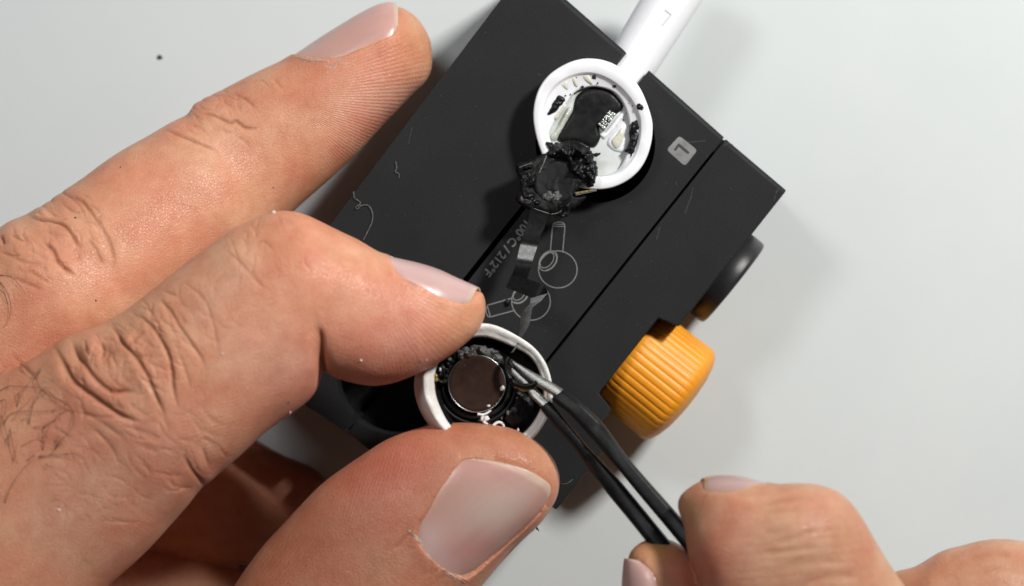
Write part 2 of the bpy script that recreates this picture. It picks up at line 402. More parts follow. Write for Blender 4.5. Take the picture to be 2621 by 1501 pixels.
for o in (jawA, jawB): boolean(o, [stem_cut()])
for o in (jawA, jawB, side): bevel(o, .018, 2); autosmooth(o, 32)
def base_plate():
    bmx = prism_bm([tuple(J(a, b))[:2] for a, b in [(6, -650), (-8, 196), (-445, 196), (-445, 140), (-730, 140), (-730, 196), (-780, 196), (-780, 246), (-1005, 246), (-1005, 0), (-1180, 0), (-1196, -628)]], 0, .318)
    return bm_obj('base_plate', bmx, M['matte'], jig)
base_plate()
bm_obj('gap_filler', prism_bm([tuple(J(a, b))[:2] for a, b in [(-5, -3.6), (-5, 3.6), (-46, 3.6), (-46, -3.6)]], .33, 1.86), M['matte'], jig)
bm_obj('gap_filler', prism_bm([tuple(J(a, b))[:2] for a, b in [(-1140, -299.5), (-1140, -284.5), (-1186, -284.5), (-1186, -299.5)]], .33, 1.85), M['matte'], jig)  # added plug, stops light leaking along the slit
# the dial and the knob turn about an axis square to the long side
ax_b = (J(0, 1) - J(0, 0)).normalized(); ax_a = (J(1, 0) - J(0, 0)).normalized(); UPZ = Vector((0, 0, 1))
def turned(name, a, b0, zc, prof, m, n=96, rib=None, parent=jig):
    c0 = J(a, b0, zc); rings = []
    for d, r in prof:
        ring = []
        for k in range(n):
            t = 2 * math.pi * k / n; rr = r
            if rib: rr = rib(r, d, t)
            ring.append(c0 + ax_b * d + (ax_a * math.cos(t) + UPZ * math.sin(t)) * rr)
        rings.append(ring)
    return mesh_obj(name, *loft(rings), m, parent)
turned('dial', -272, 190, 1.12, [(0, .635), (.28, .635), (.315, .628), (.335, .610), (.342, .58), (.350, .3), (.353, .05)], M['dial'])
KN = 44
def rib(r, d, t):
    if d < .04 or r < .5: return r
    ph = abs(((t * KN / (2 * math.pi)) % 1) - .5) * 2
    fade = 1.0 if d < .78 else max(0, 1 - (d - .78) / .12)
    return r - .013 * (ph ** 3) * fade
kp = [(d * .93 if d > 0 else d, r) for d, r in [(-.1, .56), (0, .70), (.05, .715)] + [(.05 + .1 * i, .717 + .002 * i) for i in range(1, 9)] + [(.88, .718), (.91, .700), (.95, .665), (1.0, .56), (1.04, .40), (1.06, .22), (1.068, .05)]]
turned('knob', -588, 160, 1.12, [(d, r * .985) for d, r in kp], M['orange'], 44 * 10, rib)
turned('knob_shaft', -592, 120, 1.12, [(0, .25), (.3, .25)], M['black'], 32)

# printed marks
def letters(txt, px, size, ang, m, parent, z, name, bold=.0):
    c = bpy.data.curves.new(name, 'FONT'); c.body = txt; c.size = size; c.extrude = .0015; c.offset = bold; c.resolution_u = 6
    t = bpy.data.objects.new(name, c); C.objects.link(t); t.location = P(px, z); t.rotation_euler = (0, 0, ang)
    dg = bpy.context.evaluated_depsgraph_get(); dg.update(); me = bpy.data.meshes.new_from_object(t.evaluated_get(dg))
    me.transform(t.matrix_world); bpy.data.objects.remove(t); me.materials.clear(); me.materials.append(m)
    return link(bpy.data.objects.new(name, me), parent)
ang = math.atan2(-.782, -.624)
letters('100\u00b0C / 212\u00b0F', (1346, 560), .148, ang, M['print'], jig, ZT + .002, 'temperature_print', .0035)
def ell(c, rx, ry, rot, n=48, a0=0, a1=360):
    out = []
    for i in range(n + 1):
        t = math.radians(a0 + (a1 - a0) * i / n); x, y = rx * math.cos(t), ry * math.sin(t); q = math.radians(rot)
        out.append((c[0] + x * math.cos(q) - y * math.sin(q), c[1] + x * math.sin(q) + y * math.cos(q)))
    return out
def drawing(polys, wd=.0125):
    return merge([strip('', [P(q, ZT + .004 + .0006 * i) for q in ZB(*pl)], wd) for i, pl in enumerate(polys)])
i1 = [ell((902, 692), 180, 172, 8), [(853, 290), (832, 522)], [(968, 290), (948, 532)], [(856, 292), (858, 270), (880, 255), (912, 250), (945, 254), (964, 270), (968, 292)], [(858, 291), (966, 291)],
      [(868, 272), (960, 272)], ell((800, 605), 82, 52, -52), ell((812, 612), 104, 72, -52), ell((815, 616), 92, 62, -52, 30, -20, 150)]
i2 = [ell((652, 990), 180, 175, 5), [(480, 958), (245, 1026)], [(503, 1073), (265, 1137)], [(250, 1025), (236, 1050), (232, 1092), (248, 1128), (270, 1135)], [(246, 1036), (272, 1128)],
      ell((538, 930), 60, 40, -40), ell((545, 940), 84, 62, -35, 36, -30, 190), ell((548, 945), 72, 50, -35, 30, -20, 170)]
mesh_obj('earbud_drawing', *drawing(i1), M['print'], jig, False, False)
mesh_obj('earbud_drawing', *drawing(i2), M['print'], jig, False, False)
bq = [(1739, 348), (1785, 385), (1753, 426), (1706, 384)]
pl = []
for i in range(4):
    p, a, b = np.array(bq[i], float), np.array(bq[i - 1], float), np.array(bq[(i + 1) % 4], float)
    for t in (0, .5, 1):
        u = p + (a - p) * .14 * (1 - t) ** 2 + (b - p) * .14 * t ** 2; pl.append(u)
bd = bm_obj('letter_badge', prism_bm([tuple(P(q, ZT))[:2] for q in pl], ZT - .002, ZT + .006), M['badge'], jig)
z6 = zm(1600, 250, 2.426)
mesh_obj('letter', *merge([strip('', [P(q, ZT + .0085) for q in z6((308, 329), (333, 294))], .030), strip('', [P(q, ZT + .0095) for q in z6((328, 290), (396, 346))], .032)]), M['ink'], bd, False, False)
# scratches and scuffs
sc = []
zc_ = zm(1600, 250, 2.426)
for pl in ([(360, 278), (420, 276), (500, 268)], [(420, 560), (410, 620), (390, 670), (372, 720)], [(215, 805), (205, 850), (195, 880)], [(940, 575), (935, 600), (925, 640)], [(955, 570), (940, 590), (930, 612)], [(612, 300), (640, 285), (668, 292)], [(700, 330), (716, 350)], [(315, 525), (322, 545)]):
    sc.append(strip('', [P(q, ZT + .0035) for q in zc_(*pl)], .006))
for pl in ([(117, 935), (125, 890), (140, 830)], [(1520, 345), (1480, 410)], [(960, 480), (975, 492)]):
    sc.append(strip('', [P(q, ZT + .0035) for q in zm(1000, 0, 2.543)(*pl)], .005))
M['scratch'] = mat('scratch', (.05, .05, .05), .5, var=(.085, .085, .085), vscale=30)
mesh_obj('scratch', *merge(sc), M['scratch'], jig, False, False)['kind'] = 'stuff'

# ------------------------------------------------------------------ opened earbud in the jig
ZRIM = 2.42
bud = empty('opened_earbud', P((1524, 340), 1.0), 'opened white earbud body with its stem clamped in the black jig', 'earbud')
cb = (1517, 318)
outer = polar(Z7((680, 152), (800, 165), (910, 210), (1010, 290), (1085, 380), (1140, 500), (1175, 610), (1185, 690), (1175, 800), (1140, 920), (1080, 1020), (990, 1100), (870, 1155), (740, 1170), (600, 1150), (450, 1080), (360, 970), (305, 840), (272, 720), (257, 600), (270, 480), (310, 370), (380, 280), (480, 210), (580, 168)), cb, 128)
inner = polar(Z7((690, 262), (810, 292), (920, 360), (1010, 455), (1070, 560), (1092, 640), (1090, 760), (1056, 890), (995, 985), (905, 1055), (780, 1082), (600, 1055), (450, 985), (380, 880), (345, 740), (330, 620), (340, 515), (385, 412), (465, 330), (570, 280)), cb, 128)
shelf = polar(Z7((735, 372), (850, 398), (925, 455), (975, 545), (1000, 640), (1005, 760), (985, 880), (930, 1000), (850, 1058), (740, 1066), (600, 1010), (470, 910), (390, 780), (400, 690), (520, 500), (580, 420), (650, 385)), cb, 128)
def ring(c, z, sc=1.0, wob=0, seed=0, sh=(0, 0)):
    out = []
    for i, q in enumerate(c):
        p = (cb[0] + (q[0] - cb[0]) * sc + sh[0], cb[1] + (q[1] - cb[1]) * sc + sh[1])
        a = 2 * math.pi * i / len(c)
        out.append(P(p, z + (wob * noise.noise((math.cos(a) * 3, math.sin(a) * 3, seed)) if wob else 0)))
    return out
shell = [ring(outer, 1.35, .72), ring(outer, 1.6, .88), ring(outer, 1.95, .965), ring(outer, 2.25, .995), ring(outer, ZRIM - .03, 1.0, .01), ring(outer, ZRIM - .008, .992, .012), ring(outer, ZRIM, .978, .012),
         ring(inner, ZRIM - .002, 1.02, .012), ring(inner, ZRIM - .012, .998, .008), ring(inner, ZRIM - .045, .975), ring(inner, ZRIM - .055, .955), ring(shelf, ZRIM - .07, 1.06), ring(shelf, ZRIM - .078, 1.02), ring(shelf, ZRIM - .13, 1.0), ring(shelf, ZRIM - .24, .985)]
mesh_obj('shell', *loft(shell), M['white'], bud)
tray = mesh_obj('inner_tray', *loft([ring(shelf, ZRIM - .24, .995), ring(shelf, ZRIM - .175, .992), ring(shelf, ZRIM - .165, .97), ring(shelf, ZRIM - .17, .3)]), M['floor'], bud)
zt = ZRIM - .165
flat = lambda z: (lambda x, y: z)
lump('battery_wrap', Z7((588, 455), (640, 405), (735, 378), (850, 402), (922, 462), (955, 535), (880, 605), (812, 690), (775, 668), (768, 710), (778, 765), (742, 835), (690, 838), (620, 805), (540, 795), (470, 805), (440, 755), (500, 655), (560, 560)), flat(zt + .01), .035, M['black'], bud, edge=2.5, step=6, amp=.014, freq=3, seed=4)
chipz = zt + .06
ch = bm_obj('circuit_chip', prism_bm([tuple(P(q, chipz))[:2] for q in Z7((752, 662), (852, 540), (900, 582), (806, 716))], zt, chipz), M['black'], bud)
pads = []
for i in range(7):
    for j in range(3):
        u, v = (i + .5) / 7, (j + .5) / 3
        q = np.array((762, 662)) + u * np.array((92, -112)) + v * np.array((42, 40))
        q = q + np.random.uniform(-4, 4, 2)
        pads.append(bit(P(Z7(tuple(q))[0], chipz + .004), random.uniform(.014, .024), i * 3 + j, .5))
mesh_obj('solder_pad', *merge(pads), M['chip'], ch)['kind'] = 'stuff'
lump('clear_window', Z7((392, 760), (440, 690), (520, 545), (552, 530), (566, 552), (520, 640), (462, 745), (430, 790)), flat(zt + .02), .04, M['clear'], bud, edge=3, step=5)
lump('tray_rib', Z7((770, 735), (815, 722), (905, 610), (955, 560), (972, 580), (960, 610), (890, 700), (830, 760), (800, 780)), flat(zt), .035, M['white'], bud, edge=3, step=5)
fr = lump('window_frame', Z7((832, 800), (870, 740), (945, 655), (985, 640), (1000, 720), (985, 830), (950, 880), (890, 872), (845, 840)), flat(zt), .03, M['white'], bud, edge=3, step=5)
lump('window_pane', Z7((862, 798), (900, 745), (945, 690), (962, 740), (950, 800), (925, 845), (890, 848)), flat(zt + .028), .014, M['beige'], bud, edge=3, step=5)
for i, (pl, zz) in enumerate(((((360, 592), (385, 530), (420, 470), (460, 432), (502, 462), (490, 500), (450, 555), (415, 582)), 0), (((1028, 640), (1074, 612), (1084, 720), (1064, 840), (1003, 958), (1000, 895), (968, 872), (1005, 785), (1000, 700)), 0))):
    lump('adhesive_patch', Z7(*pl), flat(ZRIM - .075), .05, M['glue'], bud, edge=4, step=3.5, amp=.04, freq=16, jag=3, seed=i + 2)
lump('adhesive_window', Z7((412, 620), (430, 585), (465, 545), (500, 500), (512, 530), (470, 590), (440, 630)), flat(ZRIM - .075), .02, M['beige'], bud, edge=3, step=5)
for pl in (((468, 356), (520, 322), (526, 392), (500, 385)), ((553, 302), (590, 289), (604, 366), (578, 362)), ((626, 282), (692, 272), (718, 350), (690, 345), (655, 318))):
    lump('vent_slot_shade', Z7(*pl), flat(ZRIM - .062), .012, M['beige'], bud, edge=2, step=5)  # raised pads, beige colour stands in for shade inside the recesses
# dark flecks of old adhesive
fl = []
for q, r in (((732, 296), .035), ((640, 372), .018), ((888, 368), .02), ((1085, 528), .05), ((1068, 440), .012), ((955, 630), .018), ((760, 340), .012), ((508, 440), .012), ((580, 425), .012), ((1010, 480), .01), ((1030, 520), .012), ((980, 580), .012), ((995, 440), .01), ((830, 300), .01), ((590, 300), .01), ((330, 700), .008), ((1100, 545), .02), ((1000, 500), .008), ((548, 430), .014), ((755, 350), .01)):
    zz = ZRIM + .004 if q in ((1085, 528), (1100, 545)) else ZRIM - .055
    fl.append(bit(P(Z7(q)[0], zz), r * .8, len(fl), .4))
mesh_obj('adhesive_fleck', *merge(fl), M['glue'], bud)['kind'] = 'stuff'
# stem
a0, a1 = P((1556, 262), 1.66), P((1774, -92), 1.50)
ax = (a1 - a0).normalized(); sx_ = ax.cross(UPZ).normalized(); sz_ = sx_.cross(ax)
Ls = (a1 - a0).length; rings = []
for f, r in ((0, .25), (.12, .30), (.3, .318), (.55, .332), (.80, .342), (.90, .342), (.95, .325), (.98, .27), (.995, .17), (1.0, .04)):
    c = a0 + ax * Ls * f; rings.append([c + (sx_ * math.cos(t) + sz_ * math.sin(t)) * r for t in np.linspace(0, 2 * math.pi, 48, endpoint=False)])
stem = mesh_obj('stem', *loft(rings), M['white'], bud)
zs = zm(1000, 0, 2.543)
def on_stem(p):
    q = P(p, 1.9); rel = q - a0; d = rel.dot(ax); off = (rel - ax * d).dot(sx_)
    return a0 + ax * d + sx_ * off + sz_ * (math.sqrt(max(.341 ** 2 - off * off, 0)) + .003)
mesh_obj('letter', *merge([strip('', [on_stem(q) for q in cr(zs((1785, 65), (1826, 95)), 6)], .013), strip('', [on_stem(q) + Vector((0, 0, .001)) for q in cr(zs((1828, 92), (1768, 168)), 6)], .013)]), M['paleink'], stem, False, False)

# ------------------------------------------------------------------ torn module and ribbon cable
cable = empty('flex_cable', P((1400, 480), 2.0), 'black flex cable with a torn sticky module running from the earbud body to the cap', 'cable')
def zmod(x, y): return 2.43 + .10 * (y - 380) / 160 + .03 * math.sin(x * .03)
lump('torn_module', Z7((120, 985), (180, 955), (240, 938), (340, 890), (420, 900), (560, 960), (640, 1050), (640, 1120), (590, 1190), (665, 1215), (640, 1262), (600, 1300), (545, 1330), (480, 1352), (410, 1362), (340, 1352), (240, 1330), (190, 1305), (140, 1270), (120, 1245), (155, 1180), (150, 1100), (130, 1040)), zmod, .07, M['matte'], cable, edge=4, step=4, amp=.03, freq=6, jag=4, seed=11)
lump('torn_adhesive', Z7((350, 812), (375, 800), (430, 806), (520, 802), (600, 806), (680, 838), (722, 882), (776, 892), (728, 928), (752, 970), (760, 1045), (738, 1100), (722, 1150), (670, 1140), (600, 1080), (540, 1040), (500, 990), (460, 940), (395, 935), (365, 890), (385, 845)), lambda x, y: zmod(x, y) + .03,   .10, M['glue'], cable, edge=7, step=3, amp=.11, freq=7, jag=6, seed=21)
lump('round_pad', Z7(*ell((425, 1115), 165, 175, 0, 20)[:-1]), lambda x, y: zmod(x, y) + .06,   .02, M['matte'], cable, edge=2, step=6, amp=.006, freq=10, seed=3)
lump('frosted_patch', Z7((330, 1215), (380, 1185), (440, 1180), (480, 1205), (455, 1250), (400, 1260), (350, 1250)), lambda x, y: zmod(x, y) + .085, .02, M['greyglue'], cable, edge=5, step=2.5, amp=.03, freq=30, jag=7, seed=31)
for i, (pl, s_) in enumerate((([(150, 1000), (190, 985), (250, 965), (235, 1010), (165, 1030)], 3), ([(160, 1190), (230, 1180), (300, 1230), (310, 1280), (240, 1320), (170, 1290), (130, 1250)], 5), ([(455, 1290), (520, 1250), (560, 1240), (545, 1330), (520, 1382), (470, 1378)], 6), ([(165, 1060), (230, 1040), (290, 1070), (250, 1150), (180, 1150)], 8))):
    lump('torn_scrap', Z7(*pl), lambda x, y: zmod(x, y) + .06,   .05, M['glue'], cable, edge=5, step=3, amp=.06, freq=9, jag=6, seed=s_)
cs = bm_obj('contact_strip', prism_bm([tuple(P(q, 2.62))[:2] for q in Z7((578, 1192), (745, 1164), (752, 1180), (590, 1216))], 2.56, 2.62), M['steel'], cable)
for k in range(4):
    q0 = np.array((586, 1191)) + (k + .1) / 4 * np.array((135, -24)); q1 = q0 + np.array((24, -4))
    bm_obj('contact', prism_bm([tuple(P(q, 2.63))[:2] for q in Z7(tuple(q0), tuple(q1), tuple(q1 + (3, 13)), tuple(q0 + (3, 13)))], 2.615, 2.632), M['gold'], cs)
for pl, zz, wd in ((((362, 905), (340, 960), (305, 1040)), 2.64, .012), (((150, 998), (245, 962)), 2.66, .008), (((265, 1318), (385, 1358)), 2.64, .010), (((395, 1362), (450, 1352), (480, 1330)), 2.645, .008)):
    mesh_obj('silver_line', *strip('', [P(q, zz) for q in Z7(*pl)], wd), M['steel'], cable, False, False)
def ribbon(name, pairs, m, th=.012):
    A = cr([tuple(P(a, z)) for a, b, z, dz in pairs], 8); B = cr([tuple(P(b, z + dz)) for a, b, z, dz in pairs], 8); n = len(A)
    V = []; F = []
    for i in range(n):
        V += [A[i], B[i], B[i] - np.array((0, 0, th)), A[i] - np.array((0, 0, th))]
    for i in range(n - 1):
        for k in range(4): F.append((4 * i + k, 4 * i + (k + 1) % 4, 4 * i + 4 + (k + 1) % 4, 4 * i + 4 + k))
    F += [(0, 1, 2, 3), (4 * n - 4, 4 * n - 3, 4 * n - 2, 4 * n - 1)]
    o = mesh_obj(name, V, F, m, cable); autosmooth(o, 50); return o
zb = lambda a, b, z, dz: (ZB(a)[0], ZB(b)[0], z, dz)
ribbon('ribbon', [zb((650, 130), (825, 165), 2.62, 0), zb((622, 250), (785, 285), 2.63, 0), zb((590, 345), (742, 370), 2.65, 0), zb((572, 400), (726, 424), 2.665, -0.01), zb((556, 455), (712, 478), 2.685, -0.035), zb((540, 510), (692, 535), 2.735, -0.07), zb((524, 588), (668, 610), 2.77, -0.05), zb((508, 640), (655, 662), 2.785, 0), zb((490, 700), (635, 725), 2.79, 0), zb((470, 745), (618, 775), 2.785, 0), zb((440, 810), (600, 830), 2.78, 0)], M['flex'])
ribbon('ribbon_fold', [zb((470, 745), (414, 860), 2.80, .0), zb((545, 765), (490, 890), 2.803, .0), zb((620, 780), (580, 925), 2.806, .0), zb((700, 808), (660, 962), 2.81, .0), zb((760, 838), (690, 1000), 2.82, .0), zb((795, 870), (740, 985), 2.85, .0), zb((808, 905), (800, 945), 2.90, .0)], M['flex'])
ribbon('ribbon_tail', [zb((650, 960), (806, 915), 2.90, .02), zb((640, 1010), (745, 985), 2.91, .05), zb((595, 1060), (680, 1035), 2.97, .08), zb((562, 1110), (662, 1060), 3.06, .10), zb((552, 1180), (650, 1130), 3.22, .08), zb((546, 1260), (634, 1210), 3.42, .07), zb((540, 1330), (580, 1300), 3.64, .05), zb((528, 1372), (548, 1345), 3.84, .02), zb((500, 1420), (524, 1400), 3.94, .01), zb((462, 1470), (490, 1462), 3.92, .0)], M['flexgrey'])

# ------------------------------------------------------------------ the cap held in the fingers
cap = empty('earbud', P((1225, 975), 2.4), 'open round white earbud cap with a brown metal disc, pinched between finger and thumb', 'earbud')
cc = (1250, 985)
def zc(x, y): return 4.02 - .0011 * (x - 1230) + .0003 * (985 - y)
ro = polar(Z6((285, 700), (290, 600), (335, 500), (430, 390), (560, 270), (700, 190), (820, 158), (1000, 212), (1130, 285), (1250, 358), (1370, 500), (1420, 640), (1442, 780), (1430, 900), (1385, 1020), (1270, 1190), (1120, 1290), (900, 1330), (680, 1280), (500, 1150), (410, 1040), (330, 900), (298, 800)), cc, 128, 14)
ri = polar(Z6((390, 760), (385, 620), (425, 510), (520, 390), (640, 310), (740, 286), (850, 282), (990, 330), (1120, 390), (1250, 466), (1330, 610), (1358, 780), (1342, 900), (1308, 985), (1195, 1135), (1050, 1210), (880, 1240), (700, 1200), (570, 1115), (500, 1040), (432, 900), (402, 830)), cc, 128, 10)
def rg(c, dz, sc=1.0, sh=(0, 0), wob=0, seed=0, mixc=None, mx=0):
    out = []
    for i in range(len(c)):
        q = np.array(c[i])
        if mixc is not None: q = q * (1 - mx) + np.array(mixc[i]) * mx
        p = (cc[0] + (q[0] - cc[0]) * sc + sh[0], cc[1] + (q[1] - cc[1]) * sc + sh[1]); a = 2 * math.pi * i / len(c)
        nz = wob * noise.noise((math.cos(a) * 4, math.sin(a) * 4, seed)) if wob else 0
        out.append(P(p, zc(p[0], p[1]) + dz + nz))
    return out
cs_ = [rg(ro, -.75, .70, (-30, 14)), rg(ro, -.60, .86, (-34, 12)), rg(ro, -.42, .955, (-30, 8)), rg(ro, -.22, .99, (-18, 4)), rg(ro, -.05, 1.0, (-4, 1)), rg(ro, -.01, .995, wob=.015), rg(ro, .0, .98, wob=.02),
       rg(ro, -.005, 1.0, mixc=ri, mx=.42, wob=.025, seed=3), rg(ro, -.035, 1.0, mixc=ri, mx=.55, wob=.02, seed=3), rg(ro, -.04, 1.0, mixc=ri, mx=.86, wob=.02, seed=5), rg(ri, -.06, 1.0, wob=.015, seed=5), rg(ri, -.14, .985), rg(ri, -.30, .97)]
mesh_obj('rim', *loft(cs_, True, False), M['white_worn'], cap)
cs_ = [rg(ri, -.12, .982), rg(ri, -.15, .955), rg(ri, -.30, .93), rg(ri, -.34, .88), rg(ri, -.33, .80), rg(ri, -.40, .74), rg(ri, -.40, .1)]
mesh_obj('inner_frame', *loft(cs_, False, True), M['glue'], cap)
# driver disc
dc = Z6((765, 702))[0]; dz0 = zc(*dc) - .16
nrm = Vector((.0011 / (H / FPX) * .30, .02, 1)).normalized(); du = Vector((1, 0, 0)); du = (du - nrm * du.dot(nrm)).normalized(); dv = nrm.cross(du)
c3 = P(dc, dz0)
def disc(prof, n=96):
    return [[c3 + nrm * h + (du * math.cos(t) + dv * math.sin(t)) * r for t in np.linspace(0, 2 * math.pi, n, endpoint=False)] for r, h in prof]
mesh_obj('metal_disc', *loft(disc([(.335, -.25), (.340, -.03), (.336, -.008), (.322, .0), (.30, -.004), (.1, -.004)])), M['brown'], cap)
mesh_obj('disc_edge', *loft(disc([(.343, -.2), (.350, -.03), (.349, -.012), (.343, -.002), (.337, -.002), (.334, -.02), (.335, -.2)])), M['rim_steel'], cap)
for R, r, dzz in ((.405, .028, -.10), (.475, .022, -.13)):
    rings = []
    for t in np.linspace(0, 2 * math.pi, 96, endpoint=False):
        cdir = du * math.cos(t) + dv * math.sin(t)
        rings.append([c3 + nrm * dzz + cdir * (R + r * math.cos(p)) + nrm * r * math.sin(p) for p in np.linspace(0, 2 * math.pi, 10, endpoint=False)])
    rings.append(rings[0])
    mesh_obj('gasket', *loft(rings, False, False), M['black'], cap)
zin = lambda d: (lambda x, y: zc(x, y) + d)
lump('torn_adhesive', Z6((590, 430), (640, 385), (700, 380), (760, 355), (830, 368), (900, 385), (960, 420), (1000, 480), (975, 520), (900, 470), (820, 455), (720, 462), (640, 480), (600, 470)), zin(-.20), .06, M['greyglue'], cap, edge=6, step=2.5, amp=.08, freq=13, jag=6, seed=41)
lump('torn_adhesive', Z6((400, 560), (450, 500), (520, 455), (570, 450), (560, 520), (520, 600), (500, 700), (440, 720), (400, 680)), zin(-.22), .07, M['glue'], cap, edge=5, step=2.5, amp=.12, freq=22, jag=6, seed=43)
lump('torn_adhesive', Z6((1010, 640), (1060, 720), (1130, 760), (1200, 790), (1270, 860), (1300, 960), (1230, 1060), (1120, 1100), (1030, 1040), (1000, 960), (1040, 850), (1050, 760)), zin(-.26), .05, M['glue'], cap, edge=8, step=3, amp=.035, freq=5, jag=4, seed=47)
wb = [(Z6(q)[0], r, d) for q, r, d in (((995, 745), .05, -.10), ((870, 900), .03, -.12), ((845, 1010), .05, -.14), ((830, 1045), .035, -.14), ((1130, 1112), .035, -.12), ((440, 575), .04, -.12), ((462, 560), .03, -.12), ((520, 485), .035, -.12), ((835, 285), .02, .0), ((1040, 960), .055, -.2), ((985, 1010), .03, -.2), ((655, 540), .012, -.1), ((600, 410), .03, -.1))]
for i, (q, r, d) in enumerate(wb[:6]): mesh_obj('plastic_shred', *bit(P(q, zc(*q) + d), r * .62, i, .4), M['white_worn'], cap)
for i, (q, r, d) in enumerate(wb[6:]): mesh_obj('plastic_shred', *bit(P(q, zc(*q) + d), r * .6, i + 20, .4), M['greyglue'], cap)
mesh_obj('plastic_shred', *merge([wire([P(q, zc(*q) - .12) for q in cr(Z6((770, 972), (830, 975), (890, 940)), 5)], .018, .012), wire([P(q, zc(*q) - .11) for q in cr(Z6((820, 980), (810, 1030), (860, 1060)), 5)], .02, .012), wire([P(q, zc(*q) - .10) for q in cr(Z6((910, 1075), (950, 1045), (990, 1055), (1005, 1085)), 5)], .02, .014)]), M['white_worn'], cap)
mesh_obj('gold_scrap', *merge([bit(P(Z6((402, 635))[0], zc(1115, 960) - .09), .032, 5, .6), bit(P(Z6((398, 665))[0], zc(1115, 960) - .10), .026, 7, .6)]), M['amber'], cap)

# ------------------------------------------------------------------ swept forms (tweezers, fingers)
class Tube:
    """closed form swept through pairs of outline points (first side, second side) at heights z with half thickness h"""
    def __init__(s, pairs, zk, hk, n=2.25, per=8, nt=72, blur=3, hcap=1.0, round_end=False):
        U = cr([a for a, b in pairs], per); L = cr([b for a, b in pairs], per); N = len(U)
        def sm(a):
            if blur < 1: return a
            k = np.exp(-.5 * (np.arange(-3 * blur, 3 * blur + 1) / blur) ** 2); k /= k.sum(); pad = 3 * blur
            out = np.empty_like(a)
            for c in range(a.shape[1]):
                q = np.concatenate([2 * a[0, c] - a[1:pad + 1, c][::-1], a[:, c], 2 * a[-1, c] - a[-pad - 1:-1, c][::-1]]); out[:, c] = np.convolve(q, k, 'valid')
            out[0] = a[0]; return out
        s.U, s.L = sm(U), sm(L); s.N, s.n, s.nt = N, n, nt
        st = np.arange(N) / per; s.z = np.interp(st, *zip(*zk)); s.h0 = np.interp(st, *zip(*hk))
        if hcap:
            kk = np.exp(-.5 * (np.arange(-30, 31) / 10.) ** 2); kk /= kk.sum()
            soft = lambda a: np.convolve(np.concatenate([np.full(30, a[0]), a, np.full(30, a[-1])]), kk, 'valid')
            s.z = soft(s.z); s.h0 = soft(s.h0)
        s.C = np.array([tuple(P((s.U[i] + s.L[i]) / 2, s.z[i])) for i in range(N)])
        s.W = np.array([tuple((P(s.L[i], s.z[i]) - P(s.U[i], s.z[i])) / 2) for i in range(N)])
        hw = np.linalg.norm(s.W, axis=1); s.h = np.minimum(s.h0, hw * hcap) if hcap else s.h0
    def pt(s, i, th, off=0.0):
        i0 = int(np.clip(math.floor(i), 0, s.N - 2)); f = np.clip(i - i0, 0, 1)
        Cc = s.C[i0] * (1 - f) + s.C[i0 + 1] * f; W = s.W[i0] * (1 - f) + s.W[i0 + 1] * f; h = s.h[i0] * (1 - f) + s.h[i0 + 1] * f
        ct, sn = math.cos(th), math.sin(th); e = 2 / s.n
        c = math.copysign(abs(ct) ** e, ct); q = math.copysign(abs(sn) ** e, sn)
        p = Cc + W * c + np.array((0, 0, h * q))
        if off:
            wl = np.linalg.norm(W) + 1e-9; nn = W / wl * ct / wl + np.array((0, 0, sn / max(h, 1e-6))); p = p + nn / np.linalg.norm(nn) * off
        return p
    def mesh(s):
        ths = np.linspace(0, 2 * math.pi, s.nt, endpoint=False)
        e = 2 / s.n; ct, sn = np.cos(ths), np.sin(ths); c = np.sign(ct) * np.abs(ct) ** e; q = np.sign(sn) * np.abs(sn) ** e
        rings = [s.C[i] + np.outer(c, s.W[i]) + np.outer(q, (0, 0, s.h[i])) for i in range(s.N)]
        return loft(rings)
    def inv(s, p):
        """outline pixel -> (ring, angle) on the upper side"""
        D = s.L - s.U; l2 = (D ** 2).sum(1) + 1e-9; R = np.array(p) - s.U; t = (R * D).sum(1) / l2
        res = np.abs(R[:, 0] * D[:, 1] - R[:, 1] * D[:, 0]) / np.sqrt(l2) + np.maximum(0, np.abs(t - .5) - .5) * np.sqrt(l2)
        i = int(np.argmin(res)); c = float(np.clip(2 * t[i] - 1, -1, 1)); cc_ = math.copysign(abs(c) ** (s.n / 2), c)
        return float(i), math.acos(cc_)

# tweezers
twz = empty('tweezers', P((1600, 1250), 3.2), 'black coated steel tweezers reaching from the lower right into the white cap', 'tweezers')
up = list(zip(Z4((430, 122), (500, 168), (560, 222), (690, 345), (760, 440), (870, 590), (1030, 775), (1200, 965), (1350, 1140), (1560, 1390), (1750, 1620)), Z4((345, 190), (400, 235), (470, 290), (590, 420), (690, 535), (790, 655), (950, 850), (1110, 1040), (1250, 1212), (1440, 1450), (1620, 1680))))
t1 = Tube(up, [(0, 4.06), (3, 4.2), (7, 4.6), (10, 5.0)], [(0, .14), (10, .2)], n=4, nt=40, blur=2, hcap=None)
lo = list(zip(Z4((335, 200), (372, 242), (470, 362), (590, 505), (672, 592), (800, 728), (980, 945), (1160, 1165), (1380, 1430), (1580, 1680)), Z4((268, 245), (330, 335), (470, 485), (585, 640), (640, 720), (755, 868), (875, 1012), (1000, 1170), (1190, 1420), (1380, 1660))))
t2 = Tube(lo, [(0, 3.98), (3, 4.1), (7, 4.5), (9, 4.8)], [(0, .12), (9, .18)], n=3, nt=40, blur=2, hcap=None)
mt1 = list(zip(Z6((1062, 478), (1130, 520), (1250, 590), (1400, 672), (1530, 748), (1580, 790)), Z6((1050, 495), (1105, 560), (1210, 665), (1320, 738), (1450, 815), (1490, 850))))
mt1 = Tube(mt1, [(0, 3.90), (5, 4.07)], [(0, .02), (2, .06), (5, .11)], n=3.5, nt=32, blur=1, hcap=None)
mt2 = list(zip(Z6((1040, 535), (1090, 560), (1160, 620), (1240, 690), (1330, 790), (1390, 850), (1440, 905)), Z6((1030, 548), (1060, 610), (1120, 670), (1190, 735), (1240, 820), (1310, 885), (1350, 940))))
